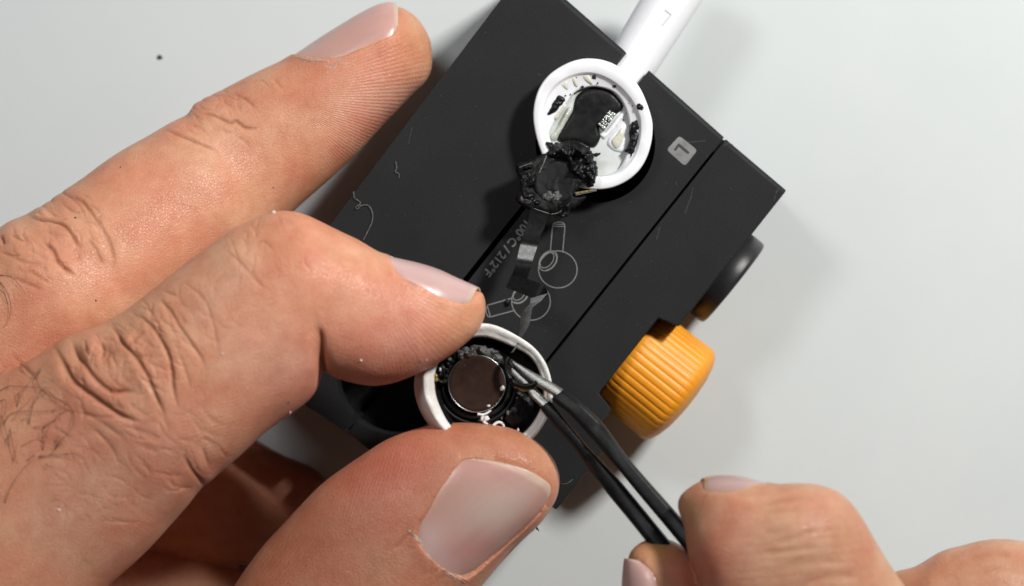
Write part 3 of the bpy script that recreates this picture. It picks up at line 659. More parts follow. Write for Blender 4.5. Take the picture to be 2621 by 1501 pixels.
mt2 = Tube(mt2, [(0, 3.84), (6, 3.99)], [(0, .02), (2, .05), (6, .095)], n=3.5, nt=32, blur=1, hcap=None)
for t, a in ((t1, mt1), (t2, mt2)):
    o = mesh_obj('arm', *t.mesh(), M['grip'], twz); autosmooth(o, 45)
    k = mesh_obj('tip', *a.mesh(), M['steel'], o); autosmooth(k, 45)
# the dark curl of film and amber glue caught in the tips
mesh_obj('film_curl', *wire([P(q, 3.98 + .002 * i) for i, q in enumerate(cr(Z6((1050, 470), (1022, 530), (1035, 620), (1085, 690), (1170, 722), (1250, 715), (1305, 685)), 5))], .035, .03, 8), M['flex'], cable)
mesh_obj('glue_bead', *merge([bit(P(Z6(q)[0], 3.98), r, i, .6) for i, (q, r) in enumerate((((1120, 722), .035), ((1175, 738), .045), ((1230, 735), .042), ((1285, 705), .045), ((1300, 690), .035)))]), M['amber'], cable)
#HANDS
# ------------------------------------------------------------------ hands
def remesh(name, tubes, vox):
    V, F = merge([t.mesh() for t in tubes])
    o = mesh_obj(name, V, F, M['skin'])
    md = o.modifiers.new('r', 'REMESH'); md.mode = 'VOXEL'; md.voxel_size = vox
    return bake(o)
def arrays(o):
    me = o.data; n = len(me.vertices)
    co = np.empty(n * 3); me.vertices.foreach_get('co', co); co = co.reshape(-1, 3)
    no = np.empty(n * 3); me.vertex_normals.foreach_get('vector', no); no = no.reshape(-1, 3)
    ed = np.empty(len(me.edges) * 2, np.int32); me.edges.foreach_get('vertices', ed); ed = ed.reshape(-1, 2)
    return co, no, ed
def smooth_co(co, ed, it, lam=.5):
    n = len(co); deg = np.bincount(ed.ravel(), minlength=n)[:, None]
    for k in range(it):
        acc = np.stack([np.bincount(ed[:, 0], co[ed[:, 1], c], n) + np.bincount(ed[:, 1], co[ed[:, 0], c], n) for c in range(3)], 1)
        f = lam if k % 2 == 0 else -lam * .92
        co = co + f * (acc / np.maximum(deg, 1) - co)
    return co
def setco(o, co):
    o.data.vertices.foreach_set('co', co.ravel()); o.data.update()
def px_of(co):
    k = FPX / (H - co[:, 2]); return CX + co[:, 0] * k, CY - co[:, 1] * k
def sst(a, b, x):
    t = np.clip((x - a) / (b - a), 0, 1); return t * t * (3 - 2 * t)
def dress(o, creases, dents, tints, base, ridges, nails, smooth=22):
    co, no, ed = arrays(o)
    co = smooth_co(co, ed, smooth); setco(o, co); co, no, ed = arrays(o)
    X, Y = px_of(co); top = no[:, 2] > .02
    disp = np.zeros(len(co))
    red_shade = np.zeros(len(co))
    for pl, wd, dp in creases:
        pl = [tuple(q) for q in cr(pl, 4)]
        q = np.array(pl); m = top & (X > q[:, 0].min() - wd * 6) & (X < q[:, 0].max() + wd * 6) & (Y > q[:, 1].min() - wd * 6) & (Y < q[:, 1].max() + wd * 6)
        ix = np.where(m)[0]
        if not len(ix): continue
        d, s = segdist(X[ix], Y[ix], pl)
        tap = np.clip(np.minimum(s, 1 - s) * 5, 0.08, 1)
        disp[ix] += (.68 if dp > .012 else 1.0) * dp * tap * (-.95 * np.exp(-(d / (.54 * wd)) ** 2) + .26 * np.exp(-((d - 2.3 * wd) / (1.7 * wd)) ** 2))
        red_shade[ix] = np.maximum(red_shade[ix], min(1, dp * 22) * tap * np.exp(-(d / (.6 * wd)) ** 2))
    for (x, y), r, dp in dents:
        disp += np.where(top, dp * np.exp(-((X - x) ** 2 + (Y - y) ** 2) / r ** 2), 0)
    # nails sink into the flesh, which swells around them
    for nl in nails:
        kd = nl['kd']; pts = nl['pts']; lo_, hi_ = pts.min(0) - .16, pts.max(0) + .16
        ix = np.where(((co > lo_) & (co < hi_)).all(1))[0]
        for i in ix:
            p, j, d = kd.find(co[i])
            u, v = nl['uv'][j]
            if 0.03 < u < .97 and .03 < v < .97:
                if d < .14: disp[i] -= nl['sink'] * (.045 + .03 * (v > .85)) * min(1, min(u, 1 - u) * 8) * min(1, v * 8)
            elif v < .9:
                disp[i] += nl['fold'] * math.exp(-(d / .10) ** 2)
            elif v >= .97 and .1 < u < .9: disp[i] -= nl['sink'] * .02 * math.exp(-(d / .06) ** 2)
    co = co + no * disp[:, None]
    setco(o, co); co, no, ed = arrays(o); X, Y = px_of(co)
    col = np.tile(np.array(base), (len(co), 1))
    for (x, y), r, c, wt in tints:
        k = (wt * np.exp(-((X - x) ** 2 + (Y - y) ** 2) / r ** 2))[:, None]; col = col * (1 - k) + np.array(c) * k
    k = (.8 * red_shade)[:, None]; col = col * (1 - k) + np.array((.27, .085, .03)) * k  # creases: redder skin, darkened further to paint in their shade
    ph = np.zeros(len(co)); mk = np.zeros(len(co))
    for fn, (x, y), r, st in ridges:
        wgt = st * np.exp(-(((X - x) ** 2 + (Y - y) ** 2) / r ** 2) ** 2)
        b = wgt > mk; ph[b] = fn(X, Y)[b]; mk[b] = wgt[b]
    me = o.data
    at = me.color_attributes.new('tint', 'FLOAT_COLOR', 'POINT'); at.data.foreach_set('color', np.concatenate([col, np.ones((len(col), 1))], 1).ravel().astype(np.float32))
    for nm, a in (('ridge', ph), ('ridge_mask', mk)):
        at = me.attributes.new(nm, 'FLOAT', 'POINT'); at.data.foreach_set('value', a.astype(np.float32))
    me.polygons.foreach_set('use_smooth', [True] * len(me.polygons)); me.update()
def make_nail(tube, left, right, bulge_d, bulge_p, off, cols, fold=.03, nu=56, nv=80, thick=.022, sq=.06, free=.05, sink=1.0):
    """left/right: side edges from root to free edge as (ring, angle); bulges bow the two ends (in rings)"""
    Lc = cr(left, 12); Rc = cr(right, 12)
    blobs = cols.get('blobs', ())
    tl = np.linspace(0, 1, len(Lc)); tr = np.linspace(0, 1, len(Rc)); V = []; uv = []; col = []
    for j in range(nv + 1):
        v = j / nv
        a = np.array([np.interp(v, tl, Lc[:, 0]), np.interp(v, tl, Lc[:, 1])]); b = np.array([np.interp(v, tr, Rc[:, 0]), np.interp(v, tr, Rc[:, 1])])
        for i in range(nu + 1):
            u = i / nu; ue = .5 + (u - .5) * (1 - .11 * float(sst(.84, 1, v)) - .15 * (1 - float(sst(0, .2, v)))); q = a + (b - a) * ue; w_ = 1 - abs(2 * u - 1) ** 2.4
            s = q[0] + bulge_d * w_ * v ** 2 + bulge_p * w_ * (1 - v) ** 2
            arch = (1 - abs(2 * u - 1) ** 2)
            o_ = off * (-.9 + 1.9 * arch ** .6) - sq * (1 - v) ** 3 * .5 + free * max(0, v - .8) * arch
            V.append(tube.pt(s, q[1], o_)); uv.append((u, v))
            c = np.array(cols['mid'])
            ed_ = abs(2 * u - 1) ** 3
            c = c * (1 - .5 * ed_) + np.array(cols['side']) * .5 * ed_
            lun = max(0, 1 - ((u - .5) / .33) ** 2 - (v / .22) ** 2)
            c = c * (1 - min(1, lun * 1.4) * .5) + np.array(cols['lunula']) * min(1, lun * 1.4) * .5
            fe = float(sst(.915 - .02 * arch, .945, v)); c = c * (1 - fe) + np.array(cols['free']) * fe
            yl = math.exp(-(((u - .52) / .3) ** 2 + ((v - .62) / .3) ** 2)) * .45; c = c * (1 - yl) + np.array(cols['glow']) * yl
            sk = max(float(sst(.84, 1.0, abs(2 * u - 1))) * (1 - .8 * float(sst(.75, .95, v))), 1 - float(sst(0, .10, v))) * .75
            c = c * (1 - sk) + np.array(cols.get('skin', (.56, .29, .20))) * sk
            for (bu, bv), br, bc, bw in blobs:
                k = bw * math.exp(-((u - bu) ** 2 + (v - bv) ** 2) / br ** 2); c = c * (1 - k) + np.array(bc) * k
            c = c * (1 + .06 * noise.noise((u * 7, v * 3, 2)) + .025 * noise.noise((u * 30, v * 1.5, 7)))
            col.append(c)
    n = nu + 1; F = [(j * n + i, j * n + i + 1, (j + 1) * n + i + 1, (j + 1) * n + i) for j in range(nv) for i in range(nu)]
    pts = np.array(V); kd = KDTree(len(pts))
    for i, p in enumerate(pts): kd.insert(p, i)
    kd.balance()
    return dict(kd=kd, pts=pts, uv=uv, fold=fold, sink=sink, V=V, F=F, col=col, thick=thick)
def nail_obj(nl, parent, name='fingernail'):
    o = mesh_obj(name, nl['V'], nl['F'], M['nail'], parent, fixn=False)
    me = o.data
    if me.polygons[len(me.polygons) // 2].normal.z < 0: me.flip_normals()
    at = me.color_attributes.new('tint', 'FLOAT_COLOR', 'POINT'); at.data.foreach_set('color', np.concatenate([np.array(nl['col']), np.ones((len(nl['col']), 1))], 1).ravel().astype(np.float32))
    md = o.modifiers.new('t', 'SOLIDIFY'); md.thickness = nl['thick']; md.offset = -1; bake(o)
    return o
px = lambda *p: list(p)
# --- left hand: three long tubes (long finger, index, thumb), two curled fingers and the palm
mid_pairs = [((1105, 140), (1106, 150)), ((1103, 112), (1105, 170)), ((1095, 88), (1100, 190)), ((1075, 55), (1085, 215)), ((1050, 32), (1062, 236)), ((1015, 15), (1036, 262)), ((980, 12), (1010, 290)), ((930, 34), (978, 322)), ((881, 62), (948, 356)), ((815, 101), (915, 392)), ((749, 143), (880, 425)), ((690, 170), (845, 458)), ((639, 194), (806, 492)), ((573, 229), (765, 528)),
    ((529, 251), (730, 562)), ((496, 270), (700, 590)), ((482, 293), (672, 614)), ((440, 313), (640, 636)), ((374, 352), (590, 668)), ((317, 383), (540, 705)), ((264, 418), (490, 742)), ((211, 458), (440, 780)), ((145, 502), (390, 820)), ((110, 528), (360, 845)), ((66, 551), (325, 868)), ((26, 566), (290, 890)), ((-10, 592), (255, 920)), ((-90, 655), (180, 985)), ((-220, 750), (60, 1090)), ((-380, 880), (-90, 1220))]
mid_t = Tube(mid_pairs, [(0, 1.50), (6, 1.52), (14, 1.75), (22, 2.6), (25, 2.9), (29, 2.9)], [(0, .02), (3, .52), (6, .68), (9, .72), (14, .74), (22, .84), (25, .90), (29, .9)], n=2.2, blur=2)
idx_pairs = [((1243, 784), (1243, 792)), ((1241, 766), (1240, 812)), ((1232, 748), (1233, 830)), ((1209, 734), (1219, 853)), ((1168, 715), (1197, 875)), ((1123, 694), (1166, 901)), ((1072, 677), (1120, 931)), ((1013, 662), (1072, 956)), ((982, 652), (1020, 977)), ((947, 632), (975, 987)), ((915, 613), (938, 987)), ((881, 597), (905, 981)), ((848, 581), (872, 972)), ((818, 566), (846, 961)), ((788, 552), (827, 950)), ((758, 543), (821, 966)), ((722, 540), (814, 992)), ((690, 546), (800, 1014)), ((661, 557), (777, 1037)), ((628, 572), (746, 1060)), ((595, 588), (707, 1086)),
    ((551, 619), (663, 1121)), ((517, 643), (640, 1143)), ((484, 667), (617, 1165)), ((423, 716), (582, 1195)), ((374, 755), (560, 1213)), ((317, 799), (542, 1230)), ((269, 826), (522, 1245)), ((211, 848), (505, 1263)), ((167, 863), (482, 1293)), ((128, 888), (460, 1318)), ((84, 918), (438, 1343)), ((44, 940), (396, 1390)), ((0, 962), (352, 1434)), ((-60, 1000), (308, 1473)), ((-130, 1050), (268, 1510)), ((-230, 1110), (210, 1580)), ((-400, 1220), (100, 1700))]
idx_t = Tube(idx_pairs, [(0, 4.12), (6, 4.2), (14, 4.38), (20, 4.42), (28, 4.35), (37, 4.0)], [(0, .02), (3, .46), (6, .67), (10, .75), (15, .80), (20, .82), (28, .90), (33, .88), (37, .95)], n=2.2, blur=1)
th_pairs = [((1414, 1172), (1420, 1182)), ((1400, 1155), (1428, 1202)), ((1380, 1135), (1433, 1230)), ((1345, 1113), (1427, 1270)), ((1306, 1096), (1410, 1303)), ((1247, 1085), (1382, 1342)), ((1176, 1082), (1352, 1370)), ((1113, 1087), (1326, 1394)), ((1051, 1102), (1302, 1420)), ((988, 1126), (1279, 1445)), ((933, 1161), (1255, 1474)), ((874, 1201), (1231, 1503)), ((822, 1240), (1205, 1537)), ((775, 1287), (1180, 1572)), ((720, 1346), (1150, 1612)), ((677, 1393), (1120, 1652)), ((645, 1433), (1090, 1692)), ((618, 1472), (1060, 1732)), ((590, 1515), (1020, 1790)), ((520, 1620), (950, 1900)), ((400, 1780), (840, 2040))]
th_t = Tube(th_pairs, [(0, 3.72), (6, 3.8), (12, 3.8), (17, 3.7), (20, 3.4)], [(0, .02), (3, .46), (6, .62), (9, .68), (13, .74), (20, .9)], n=2.15, blur=2)
ring_t = Tube([((838, 1240), (836, 1256)), ((826, 1218), (832, 1280)), ((793, 1192), (800, 1330)), ((722, 1166), (735, 1400)), ((660, 1128), (650, 1440)), ((590, 1085), (560, 1460)), ((500, 1040), (450, 1430)), ((380, 1000), (300, 1400)), ((200, 1000), (80, 1420)), ((0, 1050), (-160, 1480))], [(0, .56), (4, .56), (7, .62), (9, 1.0)], [(0, .02), (3, .5), (9, .6)], per=8, nt=48)
lit_t = Tube([((790, 1560), (780, 1580)), ((740, 1500), (720, 1620)), ((660, 1470), (620, 1680)), ((560, 1440), (500, 1700)), ((440, 1410), (380, 1690)), ((300, 1400), (220, 1680)), ((100, 1400), (0, 1660)), ((-120, 1350), (-220, 1600))], [(0, .6), (4, .62), (7, 1.0)], [(0, .02), (2, .5), (7, .6)], per=8, nt=48)
palm_t = Tube([((-460, 700), (-260, 640)), ((-470, 900), (-60, 900)), ((-480, 1150), (60, 1250)), ((-400, 1500), (230, 1640)), ((-250, 1850), (420, 1800)), ((0, 2100), (700, 1900)), ((300, 2250), (900, 2000))], [(0, 2.8), (3, 3.0), (6, 2.9)], [(0, .5), (2, 1.1), (5, 1.1), (6, .8)], per=8, nt=64)
hand = remesh('hand', [mid_t, idx_t, th_t, ring_t, lit_t, palm_t], .0150)
tag(hand, 'large bare hand from the left, index finger and thumb pinching the white cap', 'hand')
N_PINK = dict(mid=(.57, .33, .285), side=(.50, .27, .23), lunula=(.60, .42, .40), free=(.58, .43, .34), glow=(.60, .33, .31))
def E(t, pts): return [t.inv(q) for q in pts]
e_lo = E(mid_t, Z1((1935, 398), (2060, 345), (2150, 303), (2250, 262), (2322, 226)))
i_a = mid_t.inv(Z1((1705, 335))[0])[0]; i_b = mid_t.inv(Z1((2262, 40))[0])[0]
n_mid = make_nail(mid_t, e_lo, [(i_a + (i_b - i_a) * k, math.pi + .72) for k in (0, .33, .66, 1)] , -3, 5, .022, N_PINK, .014)
e_lo = E(idx_t, Z8((362, 470), (480, 528), (600, 598), (720, 655), (868, 694)))
i_a = idx_t.inv(Z8((300, 325))[0])[0]; i_b = idx_t.inv(Z8((965, 580))[0])[0]
n_idx = make_nail(idx_t, e_lo, [(i_a + (i_b - i_a) * k, math.pi + .55) for k in (0, .33, .66, 1)], -2, 4, .030, dict(mid=(.55, .36, .34), side=(.52, .33, .28), lunula=(.60, .45, .43), free=(.55, .42, .33), glow=(.56, .38, .35)), .02)
e_l = E(th_t, Z5((1400, 880), (1450, 820), (1520, 715), (1600, 575), (1680, 460), (1745, 398)))
e_r = E(th_t, Z5((1790, 1225), (1880, 1130), (2000, 1030), (2110, 930), (2220, 820), (2312, 700)))
n_th = make_nail(th_t, e_l, e_r, -13.0, 4.0, .026, dict(mid=(.46, .275, .23), side=(.44, .21, .16), lunula=(.46, .33, .32), free=(.58, .44, .33), glow=(.47, .36, .31), blobs=(((.62, .33), .22, (.40, .15, .13), .6), ((.2, .85), .2, (.50, .24, .21), .5), ((.85, .8), .2, (.46, .22, .18), .5), ((.2, .14), .16, (.50, .38, .36), .6), ((.5, .6), .2, (.52, .42, .36), .5))), .016)
cre = []
def K(conv, wd, dp, *pts): cre.append((conv(*pts), wd, dp))
K(Z1, 7, .030, (1165, 668), (1250, 680), (1330, 712), (1370, 705), (1430, 745), (1510, 745))
K(Z1, 7, .026, (955, 755), (1050, 790), (1150, 830), (1270, 880))
K(Z1, 6, .013, (1350, 550), (1420, 575), (1490, 635)); K(Z1, 6, .008, (1505, 465), (1535, 480), (1560, 500)); K(Z1, 6, .008, (1590, 460), (1640, 520)); K(Z1, 7, .006, (1380, 790), (1460, 860)); K(Z1, 6, .007, (1240, 650), (1280, 600))
K(Z2, 8, .042, (160, 125), (230, 150), (310, 155), (380, 190), (430, 250), (465, 320))
K(Z2, 7, .026, (60, 230), (100, 250), (150, 270)); K(Z2, 8, .040, (240, 265), (310, 320), (340, 390), (400, 440), (440, 475))
K(Z2, 8, .024, (370, 5), (470, 35), (560, 145), (630, 260), (660, 360), (650, 450)); K(Z2, 7, .020, (510, 250), (560, 330), (600, 410)); K(Z2, 7, .03, (0, 235), (15, 260), (22, 290)); K(Z2, 7, .014, (40, 350), (150, 390), (250, 400)); K(Z2, 7, .012, (0, 330), (60, 350), (130, 350)); K(Z2, 9, .010, (0, 450), (120, 500), (260, 560)); K(Z2, 8, .010, (150, 430), (300, 520)); K(Z2, 7, .010, (330, -30), (400, 10), (460, 60), (500, 140))
K(Z2, 8, .045, (620, 745), (680, 800), (720, 870), (780, 930), (830, 1000), (870, 1080), (920, 1200), (970, 1310))
K(Z2, 8, .040, (790, 690), (880, 760), (940, 850), (980, 930), (1000, 1030), (1012, 1150), (1035, 1240))
K(Z2, 7, .024, (920, 610), (980, 660), (1040, 760), (1110, 860), (1170, 950), (1200, 1020))
K(Z2, 9, .040, (420, 840), (440, 920), (490, 980), (540, 1050), (600, 1110), (660, 1145), (720, 1140), (800, 1150))
K(Z2, 11, .052, (310, 870), (370, 980), (430, 1080), (530, 1160), (640, 1240), (720, 1290), (830, 1325))
K(Z2, 7, .020, (590, 850), (598, 920), (580, 960)); K(Z2, 6, .016, (490, 840), (502, 880), (495, 920)); K(Z2, 6, .014, (740, 890), (800, 830), (840, 790)); K(Z2, 6, .012, (560, 880), (520, 960)); K(Z2, 6, .010, (660, 910), (600, 960))
K(Z2, 8, .008, (1060, 500), (1180, 600), (1230, 720), (1260, 860), (1270, 950)); K(Z2, 7, .008, (1300, 310), (1400, 400), (1500, 510), (1580, 560)); K(Z2, 7, .010, (1040, 920), (1070, 1000), (1110, 1130)); K(Z2, 7, .008, (950, 560), (1030, 590)); K(Z2, 7, .008, (1480, 290), (1530, 270), (1600, 330))
K(Z2, 12, .060, (1848, 760), (1866, 820), (1872, 900), (1876, 980), (1885, 1060))
K(Z3, 9, .026, (1065, 680), (1110, 770), (1165, 840), (1195, 875)); K(Z3, 8, .014, (1175, 640), (1190, 690), (1215, 760))
for q in (((480, 440), (620, 520), (740, 610)), ((520, 520), (640, 640), (700, 760)), ((430, 440), (560, 470), (700, 470)), ((700, 520), (850, 560), (960, 620)), ((300, 520), (420, 600)), ((900, 420), (960, 500), (990, 560)), ((740, 380), (800, 430), (870, 470)), ((60, 100), (130, 170), (190, 240)), ((140, 170), (220, 260)), ((100, 200), (170, 230)), ((820, 640), (930, 680))): K(Z3, 8, .007, *q)
K(Z5, 9, .012, (1290, 1040), (1340, 980), (1380, 930)); K(Z5, 8, .008, (1260, 1060), (1320, 990))
def fine(cx, cy, rx, ry, ang, n, ln, dp, rot=0):
    for k in range(n):
        a = random.uniform(0, 6.283); q = math.sqrt(random.random()); ux, uy = q * math.cos(a) * rx, q * math.sin(a) * ry; r_ = math.radians(rot)
        x, y = cx + ux * math.cos(r_) - uy * math.sin(r_), cy + ux * math.sin(r_) + uy * math.cos(r_)
        t = math.radians(ang + random.gauss(0, 24)); l = ln * random.uniform(.5, 1.3); bend = random.uniform(-.25, .25) * l
        p = [(x - l / 2 * math.cos(t), y - l / 2 * math.sin(t)), (x - bend * math.sin(t), y + bend * math.cos(t)), (x + l / 2 * math.cos(t), y + l / 2 * math.sin(t))]
        cre.append((p, random.uniform(4, 6.5), dp * random.uniform(.4, 1.2)))
random.seed(12)
fine(320, 930, 190, 110, 58, 90, 60, .007, -35); fine(330, 930, 150, 90, -20, 40, 45, .005, -35)
fine(150, 600, 130, 90, 50, 60, 55, .007, -35); fine(540, 300, 90, 60, 30, 34, 50, .006, -30); fine(700, 640, 110, 70, 70, 26, 55, .004, 0)
fine(350, 1180, 260, 130, 35, 60, 80, .0045, -30); fine(560, 800, 150, 90, 50, 24, 70, .003, -35); fine(1100, 1400, 130, 60, -45, 30, 50, .005, 45)
ramp = []
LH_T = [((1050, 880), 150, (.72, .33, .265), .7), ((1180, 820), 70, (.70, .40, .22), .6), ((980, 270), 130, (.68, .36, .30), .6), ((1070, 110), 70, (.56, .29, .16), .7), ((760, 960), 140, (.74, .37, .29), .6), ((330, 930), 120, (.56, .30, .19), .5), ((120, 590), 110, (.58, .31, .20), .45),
    ((960, 1230), 200, (.43, .105, .07), .92), ((760, 1370), 180, (.36, .135, .075), .82), ((1180, 1110), 120, (.48, .19, .08), .7), ((1100, 1170), 110, (.55, .17, .12), .65), ((1390, 1180), 70, (.62, .35, .19), .5), ((1000, 1440), 160, (.48, .25, .165), .6), ((1280, 1260), 300, (.46, .215, .135), .8), ((800, 1450), 210, (.36, .15, .085), .6), ((735, 600), 60, (.58, .33, .19), .5), ((790, 660), 28, (.62, .21, .14), .5), ((745, 610), 22, (.6, .24, .16), .4), ((250, 1300), 220, (.68, .36, .28), .5), ((450, 1150), 140, (.70, .35, .27), .4), ((560, 330), 110, (.62, .33, .22), .5), ((600, 700), 60, (.60, .36, .27), .4), ((520, 780), 50, (.58, .37, .29), .35), ((640, 900), 90, (.74, .42, .31), .5), ((420, 470), 130, (.72, .40, .27), .4)]  # thumb blobs: pressed-skin redness, with the flank's shade painted in too
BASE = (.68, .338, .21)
ang_about = lambda cx, cy, n: (lambda X, Y: np.arctan2(Y - cy, X - cx) * n)
lin = lambda dx, dy, pxp: (lambda X, Y: (X * dx + Y * dy) * 2 * math.pi / pxp)
LH_R = [(ang_about(700, 247, 190), (960, 270), 200, .5), (ang_about(930, 700, 120), (1080, 840), 150, .26), (lin(.95, .30, 9.0), (960, 1200), 170, .22), (lin(.9, -.2, 9.0), (1010, 985), 90, .25), (lin(.8, .6, 10), (700, 1420), 130, .3), (lin(.25, 1, 10.5), (560, 1110), 100, .2)]
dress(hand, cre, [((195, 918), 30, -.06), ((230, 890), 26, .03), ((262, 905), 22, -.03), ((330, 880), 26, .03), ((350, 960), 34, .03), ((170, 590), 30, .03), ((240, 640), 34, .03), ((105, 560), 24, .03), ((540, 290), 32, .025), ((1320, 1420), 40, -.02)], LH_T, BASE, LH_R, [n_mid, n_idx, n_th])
for nl in (n_mid, n_idx, n_th): nail_obj(nl, hand)
# cuticle skin, fine hairs and dust on the skin
bpy.context.view_layer.update()
from mathutils.bvhtree import BVHTree
bvh = BVHTree.FromPolygons([v.co for v in hand.data.vertices], [tuple(p.vertices) for p in hand.data.polygons])
EYE = Vector((0, 0, H))
def on_skin(q, off=.006):
    d = (P(q, 0) - EYE).normalized(); hit = bvh.ray_cast(EYE, d)
    return hit[0] + hit[1] * off if hit[0] else P(q, 3.5)
hp = []
def hair(pts, conv, r=.0085, lift=.03):
    c = cr(conv(*pts), 6); n = len(c); hp.append(wire([on_skin(q, .004 + lift * math.sin(math.pi * i / (n - 1)) ) for i, q in enumerate(c)], r, r * .3, 5))
for pl in (((20, 520), (60, 460), (130, 440), (230, 440), (330, 430), (420, 420)), ((430, 440), (400, 400), (330, 360), (260, 300)), ((0, 320), (60, 300), (160, 300), (300, 300)), ((100, 410), (140, 330), (190, 250)), ((240, 190), (220, 260), (240, 320), (180, 420)), ((0, 380), (40, 380), (30, 470), (0, 530)), ((170, 510), (200, 400), (270, 330)), ((60, 540), (80, 640), (100, 740)), ((10, 460), (40, 560), (60, 640)), ((250, 620), (250, 550), (290, 490)), ((330, 640), (370, 590), (400, 560)), ((230, 700), (300, 690), (400, 680)), ((30, 970), (70, 870), (150, 750)), ((160, 720), (210, 690)), ((250, 540), (330, 480)), ((120, 160), (180, 210), (240, 300)), ((430, 430), (430, 520), (400, 560)), ((240, 310), (300, 350), (380, 380)), ((200, 530), (260, 520)), ((110, 330), (120, 380)), ((270, 740), (300, 760))):
    hair(pl, Z3, .0042)
for pl in (((0, 505), (40, 560), (65, 640), (55, 720), (20, 770)), ((0, 465), (60, 480), (110, 520), (145, 570)), ((0, 550), (30, 580), (50, 640))): hair(pl, Z2, .0045)
for k in range(34):
    x, y = random.uniform(-20, 170), random.uniform(960, 1200); a = random.gauss(-.9, .6); l = random.uniform(18, 55); b = a + random.uniform(-.8, .8)
    hair(((x, y), (x + l * .5 * math.cos(a), y + l * .5 * math.sin(a)), (x + l * .5 * (math.cos(a) + math.cos(b)), y + l * .5 * (math.sin(a) + math.sin(b)))), lambda *p: list(p), .0026, .02)
mesh_obj('hair', *merge(hp), M['hair'], hand)['kind'] = 'stuff'
cu = []
for conv, pl, r in ((Z5, ((1385, 905), (1410, 930), (1430, 950), (1480, 1010), (1530, 1060)), .011), (Z5, ((1480, 985), (1510, 1040), (1560, 1110), (1640, 1105)), .007), (Z5, ((1440, 950), (1500, 1010), (1530, 1050)), .009), (Z5, ((1600, 1140), (1690, 1205), (1775, 1245)), .012), (Z5, ((1560, 1110), (1620, 1180), (1700, 1235)), .007), (Z8, ((225, 275), (300, 320), (335, 370), (345, 400)), .014), (Z8, ((395, 465), (440, 500), (500, 530)), .008), (Z1, ((1720, 340), (1800, 352), (1880, 358), (1925, 380)), .010), (Z1, ((1880, 400), (1930, 395), (1980, 350), (2055, 345)), .008)):
    c = cr(conv(*pl), 6); n = len(c)
    for k in range(5):
        a = random.randint(0, max(0, n // 2)); b = min(n, a + random.randint(n // 3, n)); ox, oy = random.uniform(-4, 4), random.uniform(-4, 4)
        if b - a < 3: continue
        cu.append(wire([on_skin((q[0] + ox + 3 * noise.noise((i * .4, k * 7., 1)), q[1] + oy + 3 * noise.noise((i * .4, k * 7., 5))), .004 + .006 * noise.noise((q[0] * .1, q[1] * .1, k))) for i, q in enumerate(c[a:b])], r * random.uniform(.3, .6), r * .15, 5))
M['cuticle'] = mat('dry_skin', (.66, .50, .40), .55, var=(.76, .64, .55), vscale=20, sss=.3, ssscale=.05, bump=.6, bscale=40)
mesh_obj('cuticle', *merge(cu), M['cuticle'], hand)['kind'] = 'stuff'
du_ = []
for q, r in ((Z2((1590, 103))[0], .034), (Z2((1292, 922))[0], .016), (Z2((2098, 960))[0], .022), (Z2((1437, 1123))[0], .013), (Z2((1685, 1260))[0], .028), (Z2((1655, 155))[0], .01), (Z2((1740, 792))[0], .012), (Z2((2478, 957))[0], .011), (Z3((342, 1010))[0], .024), (Z3((575, 950))[0], .013), (Z3((1175, 437))[0], .012), (Z2((835, 100))[0], .008), (Z2((1225, 210))[0], .008), (Z2((952, 180))[0], .008), (Z1((1472, 522))[0], .009), (Z1((1705, 765))[0], .007), (Z5((1155, 843))[0], .009), (Z5((1070, 975))[0], .009), (Z5((990, 1180))[0], .009)):
    du_.append(bit(on_skin(q, .002), r * .72, len(du_) + 1, .5))
mesh_obj('dust_fleck', *merge(du_), M['crumb'], hand)['kind'] = 'stuff'
moles = [bit(on_skin(q, .0), r, i, .3) for i, (q, r) in enumerate(((Z1((1587, 1090))[0], .012), (Z2((438, 133))[0], .013), (Z2((555, 613))[0], .012), (Z2((1678, 1203))[0], .014), (Z1((700, 975))[0], .014)))]
mesh_obj('mole', *merge(moles), M['hair'], hand)['kind'] = 'stuff'

# --- right hand holding the tweezers
ri_pairs = [((1734, 1292), (1735, 1300)), ((1738, 1276), (1738, 1312)), ((1752, 1258), (1746, 1336)), ((1790, 1233), (1753, 1362)), ((1835, 1222), (1758, 1400)), ((1900, 1224), (1766, 1440)), ((1975, 1240), (1782, 1478)), ((2030, 1237), (1795, 1520)), ((2090, 1240), (1815, 1570)), ((2140, 1256), (1845, 1620)), ((2176, 1284), (1880, 1680)), ((2205, 1322), (1925, 1740)), ((2250, 1401), (1990, 1800)), ((2290, 1464), (2060, 1850)), ((2345, 1540), (2130, 1910)), ((2450, 1700), (2240, 2010))]
ri_t = Tube(ri_pairs, [(0, 4.9), (5, 5.15), (9, 5.4), (15, 5.0)], [(0, .02), (3, .5), (6, .72), (15, .85)], n=2.3, blur=2)
rt_pairs = [((1684, 1379), (1694, 1379)), ((1660, 1381), (1720, 1384)), ((1636, 1392), (1752, 1402)), ((1612, 1415), (1785, 1430)), ((1602, 1455), (1812, 1470)), ((1597, 1500), (1832, 1520)), ((1592, 1560), (1850, 1580)), ((1600, 1660), (1880, 1660)), ((1640, 1800), (1940, 1760)), ((1720, 1980), (2050, 1880))]
rt_t = Tube(rt_pairs, [(0, 4.4), (4, 4.5), (9, 4.4)], [(0, .02), (2, .42), (5, .62), (9, .8)], n=2.2, blur=2)
rk_t = Tube([((2230, 1500), (2240, 1520)), ((2289, 1464), (2260, 1560)), ((2346, 1451), (2300, 1640)), ((2408, 1412), (2400, 1720)), ((2465, 1397), (2470, 1760)), ((2514, 1384), (2530, 1780)), ((2567, 1380), (2590, 1790)), ((2640, 1390), (2660, 1800)), ((2760, 1430), (2760, 1830)), ((2950, 1520), (2900, 1900))], [(0, 3.9), (4, 4.1), (9, 3.9)], [(0, .2), (3, .7), (9, .9)], n=2.2, blur=2, nt=56)
